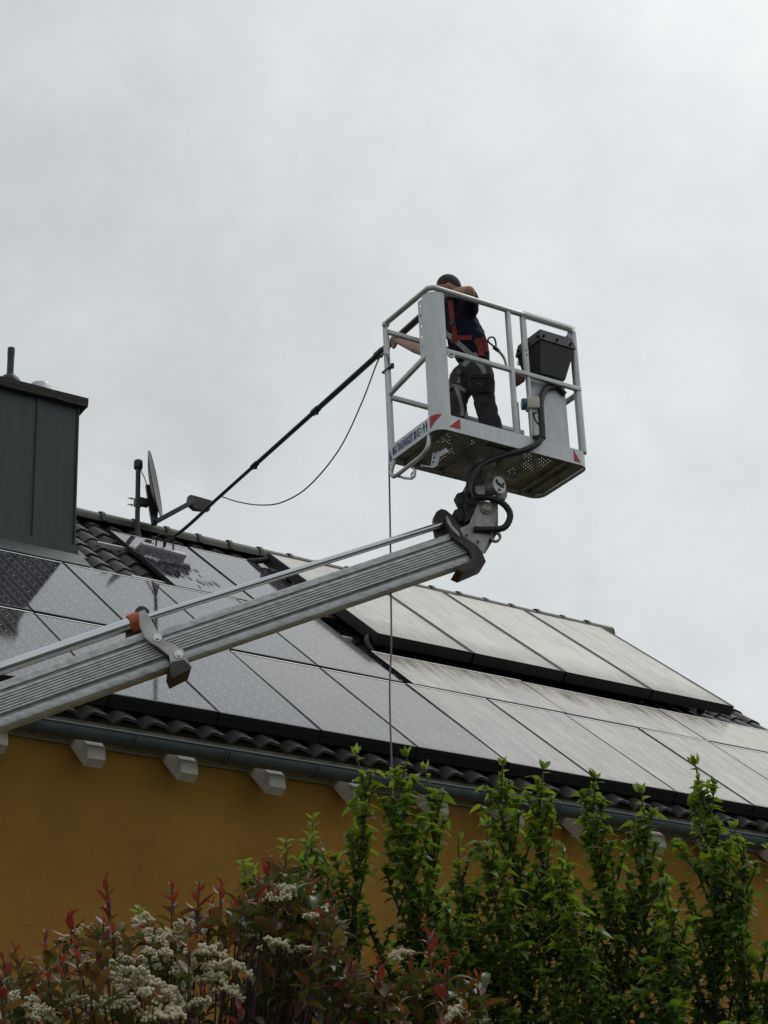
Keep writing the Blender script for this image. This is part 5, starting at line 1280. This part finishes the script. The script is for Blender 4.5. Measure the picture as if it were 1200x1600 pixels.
def outline(x):
    P = [(-40, 1520), (0, 1500), (40, 1480), (110, 1440), (165, 1392), (215, 1420), (260, 1410), (300, 1388), (350, 1388), (410, 1345), (450, 1322), (485, 1350), (530, 1405), (560, 1480), (600, 1560), (640, 1620)]
    for (a, b), (c, d) in zip(P[:-1], P[1:]):
        if a <= x <= c: return b+(d-b)*(x-a)/(c-a)
    return 1620
sr = random.Random(9); shoots = [(166, 1376, 5.8, 1.3, 14), (112, 1428, 5.9, .9, 10), (22, 1480, 5.9, .8, 12), (70, 1462, 5.8, .9, 12), (268, 1384, 5.9, 1.0, 12), (312, 1378, 5.9, 1.1, 13), (345, 1384, 6.0, 1.2, 12), (232, 1445, 5.8, .9, 12), (450, 1325, 6.1, .8, 13), (490, 1365, 6.0, .9, 12), (520, 1395, 6.1, .7, 12),
        (420, 1345, 6.1, .9, 12), (517, 1476, 5.7, 1.5, 9), (550, 1500, 5.7, .9, 10), (430, 1430, 5.8, 1.1, 8), (490, 1455, 5.9, 1.2, 8), (375, 1578, 5.5, 1.6, 8), (580, 1560, 5.7, 1.0, 12), (405, 1380, 6.0, .8, 12), (5, 1500, 5.8, .7, 12)]
for i in range(56):
    x = sr.uniform(-20, 570); yo = outline(x); y = yo+25+abs(sr.gauss(0, 1))*95
    if y > 1660: y = sr.uniform(yo+25, 1640)
    shoots.append((x, y, sr.uniform(5.4, 6.2), sr.uniform(-.2, .85) if y > yo+60 else sr.uniform(.3, 1.1), sr.randint(9, 14)))
def fill1(r):
    x = r.uniform(-40, 590) if r.random() < .6 else r.uniform(400, 600); yo = outline(x); return x, yo+45+r.random()*(1700-yo), r.uniform(5.7, 6.5)
flow = [(445, 1412, 5.75, 1.1), (415, 1440, 5.75, .8), (485, 1440, 5.7, .8), (425, 1486, 5.65, .75), (470, 1490, 5.7, .6), (225, 1450, 5.75, .8), (285, 1462, 5.7, .85), (245, 1475, 5.75, .9), (165, 1470, 5.8, .7), (245, 1508, 5.65, .95), (160, 1530, 5.6, 1.1), (200, 1545, 5.5, 1.35), (250, 1565, 5.5, 1.3), (225, 1585, 5.45, 1.2), (120, 1580, 5.6, 1.0), (30, 1580, 5.6, 1.0), (320, 1500, 5.65, 1.1), (360, 1525, 5.6, 1.1), (330, 1540, 5.7, .9), (350, 1560, 5.6, .9), (170, 1590, 5.5, 1.1), (310, 1590, 5.5, 1.0), (135, 1460, 5.9, .6), (300, 1525, 5.7, .9), (105, 1470, 5.9, .55), (195, 1505, 5.7, .7), (60, 1600, 5.5, 1.0), (260, 1600, 5.4, 1.1)]
photinia((270, 1600), 6.0, 'big flowering shrub with red shoot tips at the lower left', shoots, flow, 300, (1900, fill1))
sr = random.Random(19); sh2 = [(664, 1440, 5.7, 1.3, 12), (700, 1490, 5.6, 1.2, 12), (590, 1500, 5.7, 1.2, 9), (735, 1530, 5.7, .8, 11), (640, 1500, 5.7, .7, 12), (690, 1600, 5.4, 1.0, 12), (720, 1590, 5.5, 1.1, 10)]
for i in range(20): sh2.append((sr.uniform(575, 765), sr.uniform(1525, 1650), sr.uniform(5.4, 5.9), sr.uniform(.1, .9), sr.randint(9, 13)))
def fill2(r): return r.uniform(580, 760), 1540+r.random()*160, r.uniform(5.6, 6.0)
photinia((665, 1600), 5.75, 'smaller red-leaved shrub in front of the green trees, one cream flower', sh2, [(628, 1500, 5.6, .75), (720, 1598, 5.45, .9)], 240, (380, fill2))
